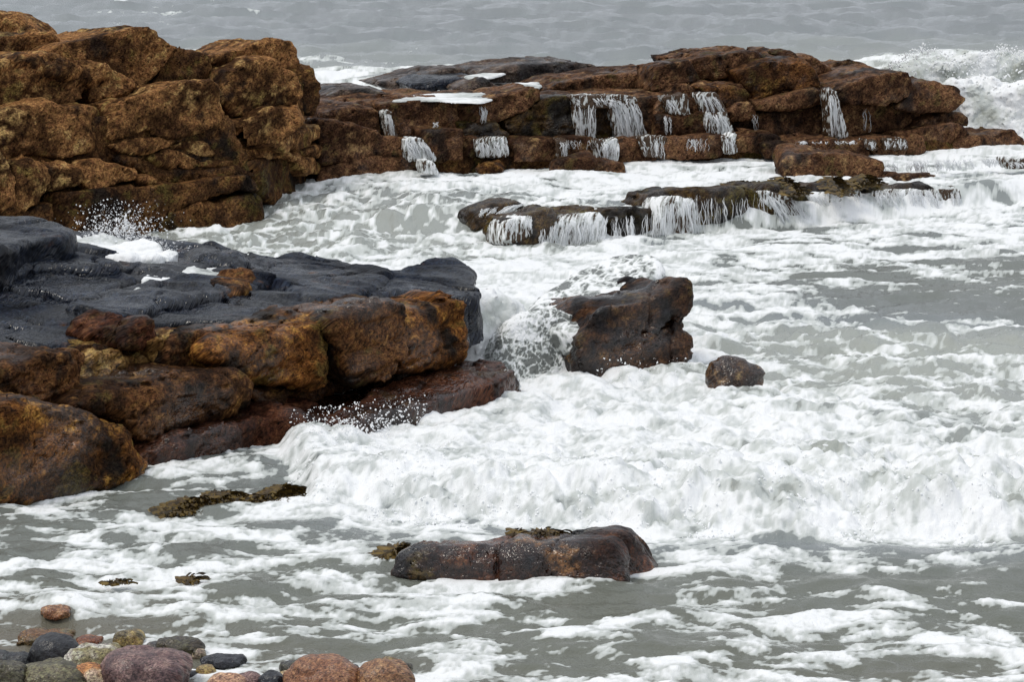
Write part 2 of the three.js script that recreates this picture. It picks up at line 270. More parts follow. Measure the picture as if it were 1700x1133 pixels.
  const inside = (x, y, z) => {                                         // well within this stone
    x -= O.x; y -= O.y; z -= O.z;
    const a = x * s.x + y * s.y + z * s.z, b = x * t.x + y * t.y + z * t.z, c = x * w.x + y * w.y + z * w.z;
    if (a < lo[0] || a > hi[0] || b < lo[1] || b > hi[1] || c < lo[2] || c > hi[2]) return false;
    for (const q of list) { const cw = c - q.dw; if (cw > 0.09 && cw < q.depth - 0.02 && q.f(a - q.skew * cw, b - q.rise * cw) < -0.09) return true; }
    return false;
  };
  return { P, idx, inside, o, origin, seed: k.seed };
}
function build(raw, others = []) {                                       // faces buried in a neighbour are left out
  const { P, o, origin, seed } = raw; let idx = raw.idx;
  if (others.length) {
    const n = P.length / 3, hid = new Uint8Array(n);
    for (let i = 0; i < n; i++) for (const q of others) if (q !== raw && q.inside(P[3 * i], P[3 * i + 1], P[3 * i + 2])) { hid[i] = 1; break; }
    const keep = []; for (let i = 0; i < idx.length; i += 3) if (!(hid[idx[i]] && hid[idx[i + 1]] && hid[idx[i + 2]])) keep.push(idx[i], idx[i + 1], idx[i + 2]);
    idx = keep;
  }
  return finish(P, idx, o, origin, seed);
}
function finish(P, idx, o, origin, seed = 0) {
  const used = new Int32Array(P.length / 3).fill(-1), map = []; for (const i of idx) if (used[i] < 0) { used[i] = map.length; map.push(i); }
  const n = map.length, Q = new Float32Array(n * 3), uv = new Float32Array(n * 2), uv1 = new Float32Array(n * 2), col = o.water ? null : new Float32Array(n * 3), pal = PAL[o.pal ?? 'cliff'];
  for (let i = 0; i < n; i++) {
    const x = P[3 * map[i]], y = P[3 * map[i] + 1], z = P[3 * map[i] + 2];
    Q[3 * i] = x - origin.x; Q[3 * i + 1] = y - origin.y; Q[3 * i + 2] = z - origin.z;
    const fs = o.fr.s, ft = o.fr.t, fw = o.fr.w, cw = x * fw.x + y * fw.y + z * fw.z; uv1[2 * i] = (x * fs.x + y * fs.y + z * fs.z + 0.4 * cw) / 0.9; uv1[2 * i + 1] = (x * ft.x + y * ft.y + z * ft.z + 0.75 * cw) / 0.9;
    if (o.water) { const f = o.water(x, y, z); uv[2 * i] = f[0]; uv[2 * i + 1] = f[1]; } else {
      const c = stoneColour(x, y, z, pal, seed); col.set(c, 3 * i);
      uv[2 * i] = clamp((o.wet ?? pal.wet) + (o.mat ? 0.5 * noise(x * 1.3, y * 2.5, z * 1.6) : 0.26 * noise(x * 2.5, y * 2.5, z * 2.5)) + (o.mat ? 0 : 0.2 * noise(x * 9, y * 9, z * 9))); uv[2 * i + 1] = 0.5;
    }
  }
  const g = new THREE.BufferGeometry();
  g.setAttribute('position', new THREE.BufferAttribute(Q, 3)); g.setAttribute('uv', new THREE.BufferAttribute(uv, 2)); g.setAttribute('uv1', new THREE.BufferAttribute(uv1, 2));
  if (col) g.setAttribute('color', new THREE.BufferAttribute(col, 3));
  g.setIndex(idx.map((i) => used[i])); g.computeVertexNormals(); triangles += idx.length / 3;
  return g;
}
let stoneSeed = 0;
const pending = new Map();
function stone(parent, name, px, o) {
  const prims = px[0].px ? px : [{ px }], k = { ...(o.k ?? {}), seed: (stoneSeed += 3.37) };
  if (!pending.has(parent)) pending.set(parent, []);
  pending.get(parent).push({ name, raw: stoneGeometry(prims, { ...o, k }, parent.position), mat: o.mat ?? rockMat });
}
function settle(parent) {
  const list = pending.get(parent), raws = list.map((q) => q.raw);
  for (const q of list) { const g = build(q.raw, raws); if (!g.index.count) continue; const m = shadows(new THREE.Mesh(g, q.mat)); m.name = q.name; parent.add(m); }
}
// ---------------------------------------------------------------- rocks
const z1 = Z(0, 0), z2 = Z(500, 60), z3 = Z(1100, 60), z4 = Z(0, 350), z5 = Z(400, 400), z6 = Z(780, 400), z8 = Z(560, 733), pxl = Z(0, 0, 1);
function lone(name, label, category, fr, px, o, group) {
  const at = fr.o.clone(), k = { ...(o.k ?? {}), seed: (stoneSeed += 3.37) }, prims = px[0].px ? px : [{ px }];
  const m = shadows(new THREE.Mesh(build(stoneGeometry(prims, { fr, soft: true, ...o, k }, at)), o.mat ?? rockMat));
  m.name = numbered(name); m.position.copy(at); scene.add(m); return tag(m, label, category, group);
}

// the tall outcrop
const cliffFr = frontPlane(0, 412, 480, 372, 0, 0.06);
const cliff = thing('tall_rock_outcrop', cliffFr.o, 'tall brown cracked rock outcrop with upright joint blocks, highest rock of the shore', 'rock outcrop');
const cliffSide = frontPlane(440, 384, 565, 316, 0, 0.03);
const C = (flat, off, o = {}) => stone(cliff, 'rock_block', z1(flat), { fr: cliffFr, off, depth: 0.75, pal: 'cliff', r: 0.02, cuts: 5, hard: true, grow: 0.003, k: { big: 0.7 }, ...o });
C([0, 330, 330, 280, 620, 260, 840, 270, 990, 330, 1380, 330, 1480, 420, 1500, 560, 1450, 700, 1000, 720, 0, 720], 1.35, { depth: 1.4, pal: 'cliffLow', cell: 3.4 });
C([0, 560, 1200, 560, 1260, 760, 1200, 1000, 900, 1120, 0, 1160, -160, 900], 0.4, { depth: 1.2, pal: 'cliffLow', cell: 3.2 });
C([-160, 190, 0, 180, 120, 165, 240, 168, 290, 205, 220, 240, 120, 275, 0, 300, -160, 310], 1.5, { depth: 1.4 });
C([290, 207, 450, 176, 600, 142, 690, 139, 740, 158, 770, 192, 825, 232, 790, 280, 745, 350, 690, 430, 600, 470, 480, 400, 330, 300, 200, 245], 1.05, { depth: 1.5 });
C([-160, 300, 0, 300, 100, 262, 240, 268, 330, 300, 410, 330, 430, 380, 400, 470, 340, 485, 0, 512, -160, 520], 0.7, { depth: 1.3, k: { mid: 0.06 } });
C([170, 275, 290, 262, 420, 290, 520, 312, 620, 362, 640, 402, 560, 470, 430, 482, 420, 400, 400, 330, 280, 310], 0.8, { depth: 1.2, k: { mid: 0.05 } });
C([30, 270, 110, 250, 190, 262, 250, 290, 180, 330, 80, 325], 0.62, { depth: 0.9, r: 0.1 });
C([180, 300, 300, 285, 400, 315, 425, 360, 330, 385, 230, 350], 0.6, { depth: 0.9, r: 0.1 });
C([770, 252, 850, 219, 940, 240, 985, 277, 1010, 380, 900, 388, 780, 412, 690, 440, 740, 345], 1.2, { depth: 1.3, pal: 'cliffLow' });
C([990, 272, 1110, 247, 1200, 212, 1310, 187, 1370, 202, 1400, 262, 1405, 312, 1330, 330, 1200, 300, 1100, 330, 1050, 345, 1000, 335], 1.3, { depth: 1.4 });
C([1040, 332, 1110, 327, 1190, 272, 1300, 287, 1350, 337, 1400, 347, 1420, 440, 1380, 490, 1260, 512, 1170, 552, 1100, 560, 1062, 500, 1032, 400], 0.9, { depth: 1.3, k: { mid: 0.055 } });
C([1380, 312, 1480, 307, 1490, 372, 1515, 402, 1520, 500, 1480, 535, 1400, 510, 1420, 430, 1400, 347], 1.7, { depth: 1.4, pal: 'cliffLow' });
C([-160, 520, 0, 517, 130, 492, 250, 477, 320, 497, 430, 492, 490, 532, 503, 600, 498, 690, 440, 720, 300, 742, 0, 745, -160, 750], 0.28);
C([516, 502, 640, 462, 760, 412, 870, 387, 990, 392, 1030, 422, 1050, 500, 1086, 560, 1000, 600, 890, 640, 760, 636, 620, 642, 516, 660], 0.3);
C([897, 640, 1000, 612, 1090, 572, 1180, 562, 1260, 514, 1370, 497, 1460, 497, 1465, 580, 1390, 620, 1300, 676, 1200, 688, 1100, 698, 1050, 738, 980, 668], 0.62, { depth: 1.4 });
C([516, 684, 600, 656, 760, 646, 870, 650, 800, 688, 700, 718, 560, 716], 0.3, { r: 0.04 });
C([804, 690, 900, 656, 985, 680, 1045, 742, 960, 738, 850, 713], 0.32, { r: 0.04 });
C([700, 742, 780, 710, 960, 746, 1100, 768, 1090, 792, 900, 797, 760, 792], 0.3, { r: 0.04 });
C([1064, 732, 1180, 697, 1300, 690, 1338, 725, 1270, 768, 1180, 765, 1100, 757], 0.75, { r: 0.045, depth: 1.3 });
const CS = (flat, off, o = {}) => stone(cliff, 'rock_block', z1(flat), { fr: cliffSide, off, depth: 1.5, pal: 'cliff', r: 0.02, cuts: 5, hard: true, grow: 0.003, ...o });
CS([1300, 682, 1400, 628, 1500, 588, 1575, 582, 1585, 640, 1500, 642, 1440, 690, 1380, 718], 0.1);
CS([1345, 728, 1440, 696, 1520, 690, 1588, 648, 1592, 740, 1500, 745, 1400, 746], 0.1);
CS([1378, 750, 1500, 748, 1590, 748, 1575, 810, 1450, 814, 1400, 782], 0.1);
CS([1200, 770, 1340, 735, 1450, 820, 1575, 815, 1560, 870, 1560, 930, 1440, 930, 1290, 960, 1200, 900], 0.3, { pal: 'cliffLow' });
C([515, 722, 700, 740, 760, 790, 900, 800, 1130, 792, 1230, 830, 1150, 830, 1000, 850, 880, 870, 700, 872, 650, 802, 560, 762], 0.3, { pal: 'cliffLow', r: 0.05 });
C([240, 932, 400, 902, 660, 872, 880, 876, 1000, 842, 1100, 827, 1220, 837, 1254, 866, 1230, 898, 1000, 924, 940, 958, 800, 1006, 700, 1140, 240, 1180], 0.0, { depth: 1.2, k: { bed: 0.03 }, pal: 'cliffLow' });
C([940, 966, 1100, 932, 1240, 912, 1290, 1000, 1275, 1060, 1100, 1130, 850, 1180, 700, 1180, 800, 1012], -0.02, { depth: 1.2, pal: 'cliffLow' });
C([375, 772, 460, 752, 560, 777, 654, 792, 650, 850, 560, 868, 430, 893, 380, 842], 0.08);
C([226, 767, 320, 762, 380, 802, 388, 860, 240, 908, 230, 850], 0.06, { pal: 'cliff' });
C([45, 762, 170, 747, 228, 782, 230, 930, 180, 970, 80, 1000, 0, 1020, -30, 900, 70, 832], -0.1, { k: { mid: 0.05 } });
C([-160, 700, 0, 707, 40, 762, 72, 832, 60, 960, 0, 1010, -160, 1030], -0.2);
C([-160, 1030, 0, 1020, 240, 962, 250, 1180, -160, 1190], 0.0, { pal: 'cliffLow' });
C([655, 838, 700, 826, 750, 845, 745, 875, 660, 876], 0.12, { r: 0.05 });

settle(cliff);

const farFr = frontPlane(-40, 220, 60, 220, 0.2, 0.1);
lone('far_boulder', 'dull brown boulder behind the tall outcrop, cut by the picture edge', 'rock', farFr, z1([-200, 60, -60, 50, 0, 62, 60, 77, 130, 122, 182, 162, 190, 300, -200, 320]), { depth: 2, pal: 'cliff', r: 0.15 });

// the reef across the back
const REEF = 0.34, reefFr = frontPlane(560, 290, 1640, 246, REEF, 0.02);
const reef = thing('rock_reef', reefFr.o, 'long low layered brown reef with waterfalls running off its ledges', 'rock reef');
const R = (zz) => (flat, off, o = {}) => stone(reef, 'rock_block', zz(flat), { fr: reefFr, off, depth: 0.75, pal: 'reef', r: 0.012, cuts: 3, hard: true, grow: 0.012, k: { big: 0.55, bed: 0.05, bedGap: 0.15 }, floor: REEF - 0.3, ...o });
const R2 = R(z2), R3 = R(z3);
R2([120, 330, 430, 300, 1000, 290, 1700, 270, 1700, 580, 800, 590, 160, 600], 1.1, { depth: 1.6, cell: 3.4 });
R3([0, 230, 700, 230, 1100, 230, 1300, 300, 1250, 480, 600, 540, 0, 570], 1.05, { depth: 1.6, cell: 3.4 });
R2([60, 545, 600, 555, 1100, 550, 1750, 545, 1750, 690, 60, 700], 0.42, { pal: 'cliffLow', depth: 0.8, cell: 3.4 });
R3([-40, 525, 600, 520, 1250, 500, 1450, 480, 1450, 620, -40, 640], 0.35, { pal: 'cliffLow', depth: 0.8, cell: 3.4 });
const TOPS = { pal: 'reefTop', depth: 1.2, r: 0.08 };
R2([370, 232, 500, 202, 640, 170, 720, 160, 860, 165, 1000, 182, 1000, 230, 600, 250, 450, 250], 4.2, TOPS);
R2([540, 240, 620, 212, 740, 202, 850, 206, 850, 236, 740, 252, 560, 262], 3.2, { ...TOPS, pal: 'black' });
R2([860, 176, 1000, 150, 1080, 137, 1300, 130, 1390, 148, 1430, 164, 1300, 190, 1130, 220, 900, 226, 850, 222], 3.4, { ...TOPS, depth: 1.6 });
R2([740, 250, 850, 206, 900, 218, 970, 258, 860, 275, 760, 275], 2.6, TOPS);
R2([1110, 262, 1250, 222, 1400, 192, 1500, 180, 1640, 168, 1700, 160, 1720, 260, 1350, 280, 1180, 285], 1.9, { depth: 1.3 });
R2([100, 300, 200, 262, 330, 250, 400, 272, 430, 292, 300, 335, 110, 350], 2.0, { ...TOPS, depth: 1.4 });
R2([375, 335, 500, 315, 640, 305, 760, 325, 830, 335, 770, 440, 560, 475, 450, 470, 392, 390], 0.85);
R2([90, 362, 280, 337, 365, 352, 375, 470, 300, 460, 90, 420], 0.85);
R2([90, 408, 160, 412, 280, 432, 400, 482, 490, 492, 518, 560, 440, 585, 90, 590], 0.35, { k: { bed: 0.03 } });
R2([835, 322, 960, 282, 1120, 256, 1122, 302, 1050, 345, 930, 402, 860, 412, 765, 417, 760, 340], 0.7, { depth: 1.3 });
R2([1060, 347, 1150, 298, 1285, 294, 1300, 342, 1310, 480, 1000, 480, 945, 405], 0.68, { pal: 'mossy' });
R2([1288, 312, 1420, 298, 1555, 294, 1580, 480, 1300, 485], 0.72, { pal: 'mossy' });
R2([1575, 296, 1640, 288, 1740, 284, 1740, 480, 1620, 475], 0.6, {});
R2([580, 455, 620, 447, 758, 452, 763, 580, 640, 590, 590, 530], 0.28);
R2([768, 482, 828, 482, 838, 575, 768, 580], 0.34);
R2([1000, 494, 1080, 484, 1220, 494, 1238, 590, 1010, 590], 0.22);
R2([1244, 494, 1388, 484, 1396, 590, 1244, 590], 0.22);
R2([1482, 505, 1560, 489, 1680, 484, 1690, 590, 1482, 595], 0.16);
R2([765, 420, 930, 408, 1000, 480, 775, 490], 0.52, { pal: 'mossy' });
R3([-40, 150, 60, 130, 130, 120, 180, 205, 100, 235, 70, 250, -40, 255], 1.2);
R3([110, 122, 250, 97, 430, 74, 490, 104, 480, 132, 380, 165, 350, 195, 200, 205, 140, 190], 1.5, { depth: 1.4, pal: 'reef' });
R3([365, 175, 480, 142, 620, 117, 710, 135, 765, 187, 755, 220, 640, 255, 520, 272, 440, 300, 400, 250], 0.95, { depth: 1.4, pal: 'umber', k: { mid: 0.05 } });
R3([540, 82, 610, 77, 640, 108, 720, 104, 800, 152, 820, 182, 770, 215, 700, 180, 620, 130], 1.7, { depth: 1.2 });
R3([790, 145, 880, 124, 950, 139, 990, 168, 970, 200, 820, 200], 2.6, {});
R3([180, 245, 310, 235, 400, 257, 430, 297, 310, 347, 250, 300], 0.75, { pal: 'umber' });
R3([300, 352, 430, 312, 437, 390, 330, 395], 0.7, { r: 0.04 });
R3([436, 316, 560, 290, 720, 256, 800, 290, 795, 312, 640, 342, 520, 350, 450, 357], 0.62, { r: 0.05, depth: 1.2 });
R3([436, 364, 640, 348, 795, 324, 810, 480, 560, 490, 440, 450], 0.8, { depth: 1 });
R3([805, 275, 900, 222, 1000, 190, 1150, 176, 1170, 212, 1150, 298, 1060, 324, 900, 322, 830, 304], 0.42, { depth: 1.8 });
R3([1148, 222, 1300, 221, 1400, 252, 1412, 300, 1362, 350, 1200, 362, 1096, 342, 1150, 290], 0.42, { depth: 1.7 });
R3([805, 318, 900, 327, 1090, 337, 1255, 360, 1110, 440, 860, 470, 800, 450], 0.75, { depth: 1.2 });
R3([-30, 304, 170, 294, 200, 352, -30, 366], 0.55);
R3([-30, 372, 200, 363, 222, 470, -30, 475], 0.42);
R3([-30, 486, 290, 466, 310, 502, 282, 570, -30, 575], 0.1);
R3([345, 492, 430, 454, 560, 474, 545, 550, 345, 555], 0.2);
R3([485, 514, 740, 488, 960, 496, 992, 522, 960, 570, 490, 575], 0.0, { r: 0.05 });
R3([965, 494, 1050, 480, 1140, 494, 1142, 560, 990, 560], 0.05);
R3([1136, 474, 1230, 466, 1242, 550, 1140, 555], 0.1);
R3([1110, 444, 1260, 424, 1430, 429, 1452, 468, 1440, 530, 1110, 520], 0.4, { k: { bed: 0.03 } });
R3([1200, 404, 1350, 356, 1430, 370, 1437, 418, 1280, 440, 1190, 440], 0.6);

settle(reef);
const lowFr = frontPlane(560, 302, 705, 296, 0.2, 0);
const lowSlab = lone('flat_slab', 'flat brown slab lying in the water at the reef end', 'rock slab', lowFr, z2([100, 650, 180, 616, 340, 572, 450, 567, 570, 585, 582, 690, 100, 720]), { depth: 1.1, pal: 'reef', r: 0.07, floor: 0.1 });
const stoneFr = (ax, ay, w) => frontPlane(ax, ay, ax + w, ay, 0.32, 0);
lone('reef_stone', 'small dark flat stone just below the splashing gap in the reef', 'stone', stoneFr(798, 272, 40), z2([845, 580, 890, 562, 960, 580, 950, 620, 850, 620]), { depth: 0.5, pal: 'reef', r: 0.05, floor: 0.1 }, 'small stones below the reef');
lone('reef_stone', 'small pointed brown stone in foam in front of the reef', 'stone', stoneFr(796, 284, 40), z2([830, 622, 900, 610, 950, 634, 940, 660, 840, 660]), { depth: 0.4, pal: 'umber', r: 0.04, floor: 0.1 }, 'small stones below the reef');
lone('reef_stone', 'wedge shaped brown stone in foam below the main waterfall', 'stone', stoneFr(920, 284, 60), z2([1185, 606, 1280, 580, 1360, 572, 1372, 640, 1190, 660]), { depth: 0.5, pal: 'reef', r: 0.04, floor: 0.1 }, 'small stones below the reef');
lone('reef_stone', 'thin flat stone beside the wedge shaped stone below the main waterfall', 'stone', stoneFr(985, 280, 60), z2([1372, 596, 1480, 594, 1530, 612, 1520, 650, 1380, 650]), { depth: 0.5, pal: 'reef', r: 0.04, floor: 0.1 }, 'small stones below the reef');
const endFr = frontPlane(1560, 244, 1700, 236, REEF, 0);
lone('reef_slab', 'thin dark slab at the seaward end of the reef, under the breaking wave', 'rock slab', endFr, z3([1380, 490, 1550, 467, 1650, 452, 1665, 490, 1700, 500, 1750, 560, 1380, 560]), { depth: 0.7, pal: 'reef', r: 0.05, floor: 0.1 });
const islFr = frontPlane(1305, 290, 1465, 288, 0.34, 0);
lone('ledge_rock', 'low flat brown rock awash between the reef and the seaweed ledge', 'rock', islFr, z3([580, 580, 630, 560, 800, 570, 900, 568, 1030, 594, 1034, 680, 580, 680]), { depth: 0.9, pal: 'reef', r: 0.05, floor: 0.1 });

// the ledge in the middle, awash
const ledgeFr = frontPlane(880, 408, 1590, 348, 0, 0.12);
const ledge = thing('awash_ledge', ledgeFr.o, 'dark mossy rock ledge awash with thin falls along its whole edge', 'rock ledge');
const L2 = (flat, off, o = {}) => stone(ledge, 'rock_block', z2(flat), { fr: ledgeFr, off, depth: 1.0, pal: 'mossy', r: 0.05, cuts: 3, rise: 0.02, ...o });
const L3 = (flat, off, o = {}) => stone(ledge, 'rock_block', z3(flat), { fr: ledgeFr, off, depth: 1.0, pal: 'mossy', r: 0.05, cuts: 3, rise: 0.02, ...o });
L2([965, 880, 1080, 832, 1200, 800, 1225, 830, 1160, 890, 1120, 1010, 970, 1000], -0.05, { depth: 0.6, r: 0.05, cuts: 4, wet: 0.85 });
L2([840, 850, 900, 806, 1000, 790, 1080, 796, 1080, 850, 980, 910, 840, 910], 0.9, { depth: 0.6, r: 0.05, cuts: 4, wet: 0.85 });
L2([1130, 880, 1290, 850, 1440, 836, 1440, 1010, 1130, 1020], 0.0);
L2([1440, 836, 1560, 826, 1715, 822, 1715, 1010, 1440, 1010], 0.05);
L3([10, 752, 130, 735, 370, 728, 480, 738, 560, 780, 640, 840, 672, 900, 480, 960, 180, 970, 20, 980], 0.0);
L3([480, 712, 600, 718, 670, 760, 800, 800, 775, 880, 690, 890, 640, 820, 560, 790], 0.15);
L3([735, 702, 850, 702, 900, 770, 940, 850, 780, 880, 770, 800], 0.3);
L3([860, 706, 960, 708, 1000, 765, 960, 830, 890, 800], 0.25);
L3([960, 730, 1110, 714, 1250, 712, 1295, 790, 1280, 840, 960, 850], 0.15);
L3([1265, 724, 1380, 720, 1395, 800, 1385, 840, 1280, 840], 0.2);
L3([1385, 736, 1500, 728, 1640, 722, 1780, 716, 1790, 850, 1385, 850], 0.3);
L3([1120, 668, 1200, 655, 1310, 668, 1310, 700, 1130, 700], 0.9, { pal: 'reef', depth: 0.6 });

settle(ledge);

// the black wet platform in front of the outcrop
const platFr = frontPlane(0, 818, 860, 655, 0, 0.05);
const plat = thing('wet_rock_platform', platFr.o, 'large wet platform of black rounded slabs over orange brown blocks', 'rock platform');
const PB = (zz) => (flat, off, o = {}) => stone(plat, 'rock_block', zz(flat), { fr: platFr, off, depth: 0.8, pal: 'umber', r: 0.025, cuts: 5, mat: wetMat, wet: 0.6, ...o });
const P4 = PB(z4), P5 = PB(z5), PX = PB(pxl);
PX([-90, 610, 0, 605, 130, 580, 300, 560, 520, 540, 700, 520, 770, 530, 760, 610, 600, 640, 400, 700, 200, 760, 0, 800, -90, 810], 0.75, { depth: 1.2, pal: 'umber', cell: 3.2 });
P4([-250, 800, 0, 762, 150, 722, 270, 690, 370, 665, 440, 690, 400, 745, 390, 802, 380, 885, 200, 905, 0, 935, -250, 970], 0.3, { pal: 'umber', depth: 1.4 });
P4([385, 750, 480, 700, 620, 680, 745, 690, 765, 750, 600, 810, 420, 870], 0.55, { pal: 'ochre', k: { mid: 0.1, fine: 0.008 } });
P4([772, 750, 800, 660, 850, 600, 1000, 590, 1190, 570, 1180, 605, 1035, 640, 1012, 700, 1060, 780, 900, 770], 0.4, { pal: 'umber' });
P4([735, 605, 840, 588, 835, 620, 775, 730, 725, 680], 0.42, { pal: 'ochre', r: 0.06 });
P4([580, 600, 700, 520, 730, 560, 700, 650, 600, 660], 0.5, { pal: 'shelf', r: 0.08 });
P4([1012, 660, 1060, 612, 1180, 602, 1350, 572, 1560, 522, 1590, 602, 1580, 700, 1552, 800, 1480, 836, 1190, 812, 1062, 772, 1002, 700], 0.15, { pal: 'orange', r: 0.13, k: { mid: 0.045 } });
P4([340, 922, 500, 872, 650, 832, 800, 784, 1090, 770, 1180, 822, 1242, 902, 1090, 972, 900, 1022, 690, 1092, 620, 1002, 540, 952], 0.0, { pal: 'umber', r: 0.1 });
P4([1195, 832, 1400, 822, 1340, 890, 1330, 960, 1240, 940], 0.3, { pal: 'umber', r: 0.06 });
PX([-90, 690, 0, 684, 60, 677, 115, 680, 170, 692, 215, 722, 250, 772, 258, 800, 150, 825, 0, 845, -90, 850], -0.35, { pal: 'orange', r: 0.16, depth: 1.3 });
PX([245, 755, 330, 724, 420, 704, 480, 690, 565, 702, 500, 740, 480, 790, 330, 805, 245, 815], -0.15, { pal: 'shelf', r: 0.08, depth: 1.0 });
P5([0, 830, 200, 790, 480, 780, 420, 900, 200, 960, 0, 990], 0.1, { pal: 'shelf' });
P5([430, 402, 480, 360, 620, 320, 735, 296, 780, 322, 760, 590, 640, 630, 545, 655, 500, 560, 480, 470], 0.12, { pal: 'umber', k: { mid: 0.05 } });
P5([760, 345, 940, 310, 1000, 312, 1040, 290, 1082, 300, 1080, 400, 1060, 570, 960, 590, 760, 620, 742, 480], 0.2, { pal: 'orange', r: 0.12 });
// the low shelf at its foot, seen from above
const shelfFr = frontPlane(530, 725, 850, 665, 0, 0.1);
stone(plat, 'rock_shelf', z5([380, 850, 560, 830, 720, 800, 900, 745, 1165, 685, 1172, 760, 1080, 830, 800, 900, 600, 930, 380, 960]), { fr: shelfFr, off: 0, depth: 1.3, pal: 'shelf', r: 0.07, skew: 0.15, mat: wetMat, k: { mid: 0.02 } });
stone(plat, 'rock_shelf', z5([1100, 640, 1180, 622, 1275, 617, 1305, 690, 1320, 790, 1165, 800]), { fr: shelfFr, off: 0.12, depth: 1.0, pal: 'shelf', r: 0.06, mat: wetMat, k: { mid: 0.02 } });
stone(plat, 'rock_shelf', z5([300, 900, 420, 830, 560, 740, 700, 660, 860, 620, 1000, 596, 1190, 582, 1275, 610, 1180, 672, 1000, 715, 900, 742, 760, 780, 620, 815, 480, 870, 360, 930]), { fr: flatPlane(0.2, 720, 660, 0.02, 0.07), off: 0, depth: 0.34, pal: 'shelf', mat: wetMat, hard: true, r: 0.03, cuts: 2, k: { big: 0.6, mid: 0.02, fine: 0.002, bed: 0.03, bedGap: 0.09, crack: 0.03 } });
// slabs of the top
const bedLevel = (level, cx, cy) => level - 0.14 - 0.22 * cx / 740 + 0.28 * (560 - cy) / 180;        // the beds dip to the right
const FOLD = { big: 1.3, mid: 0.085, fine: 0.005, crack: 0.06 };
function foldRelief(x, y, z, k) {                                       // long rounded folds, and the lips of thin beds
  const u = x * 0.75 + z * 0.12, v = z * 1.9 - x * 0.5 + 0.35 * noise(x * 1.3, 3.3, z * 1.3);
  let d = 0.06 * k.big * fbm(x * 1.1 + k.seed, y * 1.5, z * 1.1, 2) - k.mid * ridged(u + k.seed, y * 2.2, v, 3) - 0.03 * ridged(u * 1.9 + 4, y * 6, v * 2.4, 3);
  const c = Math.abs(noise(x * 1.1 + 9 + k.seed, y, z * 2.1)); if (c < 0.03) d += k.crack * (1 - c / 0.03);
  return d + k.fine * (noise(x * 24, y * 24, z * 24) + 0.6 * noise(x * 50, y * 50, z * 50));
}
const TP = (zz) => (flat, level, o = {}) => { const p = zz(flat); let cx = 0, cy = 0; for (const q of p) { cx += q[0] / p.length; cy += q[1] / p.length; } stone(plat, 'rock_slab', p, { fr: flatPlane(bedLevel(level, cx, cy), cx, cy, o.tx ?? rr(0.03, 0.1), o.tz ?? rr(0.0, 0.1)), off: 0, grow: 0.08, depth: o.thick ?? 0.26, pal: 'black', r: 0.02, cuts: 2, relief: foldRelief, mat: blackMat, k: FOLD, ...o }); };
const T4 = TP(z4), T5 = TP(z5);
stone(plat, 'rock_slab', pxl([-90, 380, 60, 385, 200, 400, 330, 412, 480, 440, 640, 455, 740, 450, 770, 490, 740, 510, 560, 520, 400, 535, 200, 560, 0, 592, -90, 600]), { fr: flatPlane(0.78, 350, 500, 0.07, 0.05), off: 0, soft: true, depth: 0.4, pal: 'black', r: 0.12, cell: 3.4, relief: foldRelief, mat: blackMat, k: { ...FOLD, mid: 0.09 } });
T4([-250, 690, 0, 632, 250, 572, 560, 530, 700, 538, 720, 566, 640, 622, 540, 626, 380, 650, 0, 720, -250, 760], 0.98);
T4([-250, 560, 0, 524, 180, 494, 340, 502, 380, 532, 200, 560, 0, 588, -250, 620], 0.98);
T4([-250, 400, 0, 384, 200, 374, 330, 404, 350, 472, 260, 492, 0, 518, -250, 540], 0.98);
T4([20, 344, 180, 294, 380, 270, 560, 294, 600, 334, 480, 374, 350, 404, 200, 376, 50, 374], 1.02);
T4([520, 512, 700, 456, 860, 424, 1040, 406, 1280, 400, 1440, 432, 1300, 504, 1000, 534, 860, 520, 720, 538], 1.0);
T4([360, 474, 520, 396, 720, 366, 900, 356, 1100, 336, 1270, 316, 1200, 356, 1000, 396, 820, 426, 680, 460, 560, 512, 400, 512], 1.06);
T4([640, 268, 760, 246, 960, 236, 1060, 246, 1090, 296, 940, 316, 740, 336, 600, 336], 1.04);
T4([30, 214, 60, 160, 140, 142, 290, 156, 420, 196, 640, 246, 560, 276, 360, 268, 130, 258, 20, 280], 1.1);
T4([908, 200, 940, 166, 1000, 156, 1060, 180, 1130, 222, 1100, 236, 960, 226], 1.12, { thick: 0.4, r: 0.16 });
T4([-250, 70, 0, 62, 110, 52, 230, 80, 300, 110, 260, 136, 100, 146, 0, 200, -250, 220], 1.22, { thick: 0.5 });
T4([1180, 288, 1250, 260, 1400, 270, 1530, 256, 1636, 284, 1420, 306, 1280, 306], 1.02);
T4([1320, 244, 1480, 244, 1530, 258, 1400, 270], 0.98);
T4([1000, 350, 1130, 312, 1200, 320, 1140, 370, 1040, 392], 1.08, { pal: 'umber' });
T5([250, 256, 300, 216, 420, 196, 550, 152, 640, 144, 668, 166, 600, 206, 560, 246, 440, 296, 320, 291], 1.05);
T5([480, 296, 600, 216, 700, 172, 800, 166, 920, 122, 1000, 122, 1045, 186, 1085, 246, 1040, 284, 990, 238, 900, 242, 760, 256, 640, 270], 1.02, { thick: 0.45 });
T5([310, 326, 480, 300, 620, 266, 690, 280, 560, 316, 420, 356, 320, 351], 1.02);
T5([0, 376, 140, 356, 320, 356, 250, 386, 60, 416, 0, 426], 0.98);
T5([0, 290, 120, 270, 260, 275, 330, 300, 240, 330, 90, 340, 0, 335], 1.03);
T5([760, 276, 900, 246, 990, 256, 1030, 316, 960, 326, 880, 306, 800, 346, 755, 306], 1.0, { thick: 0.4 });
T5([60, 190, 150, 140, 300, 150, 480, 150, 420, 180, 260, 192, 150, 226], 1.04);

settle(plat);

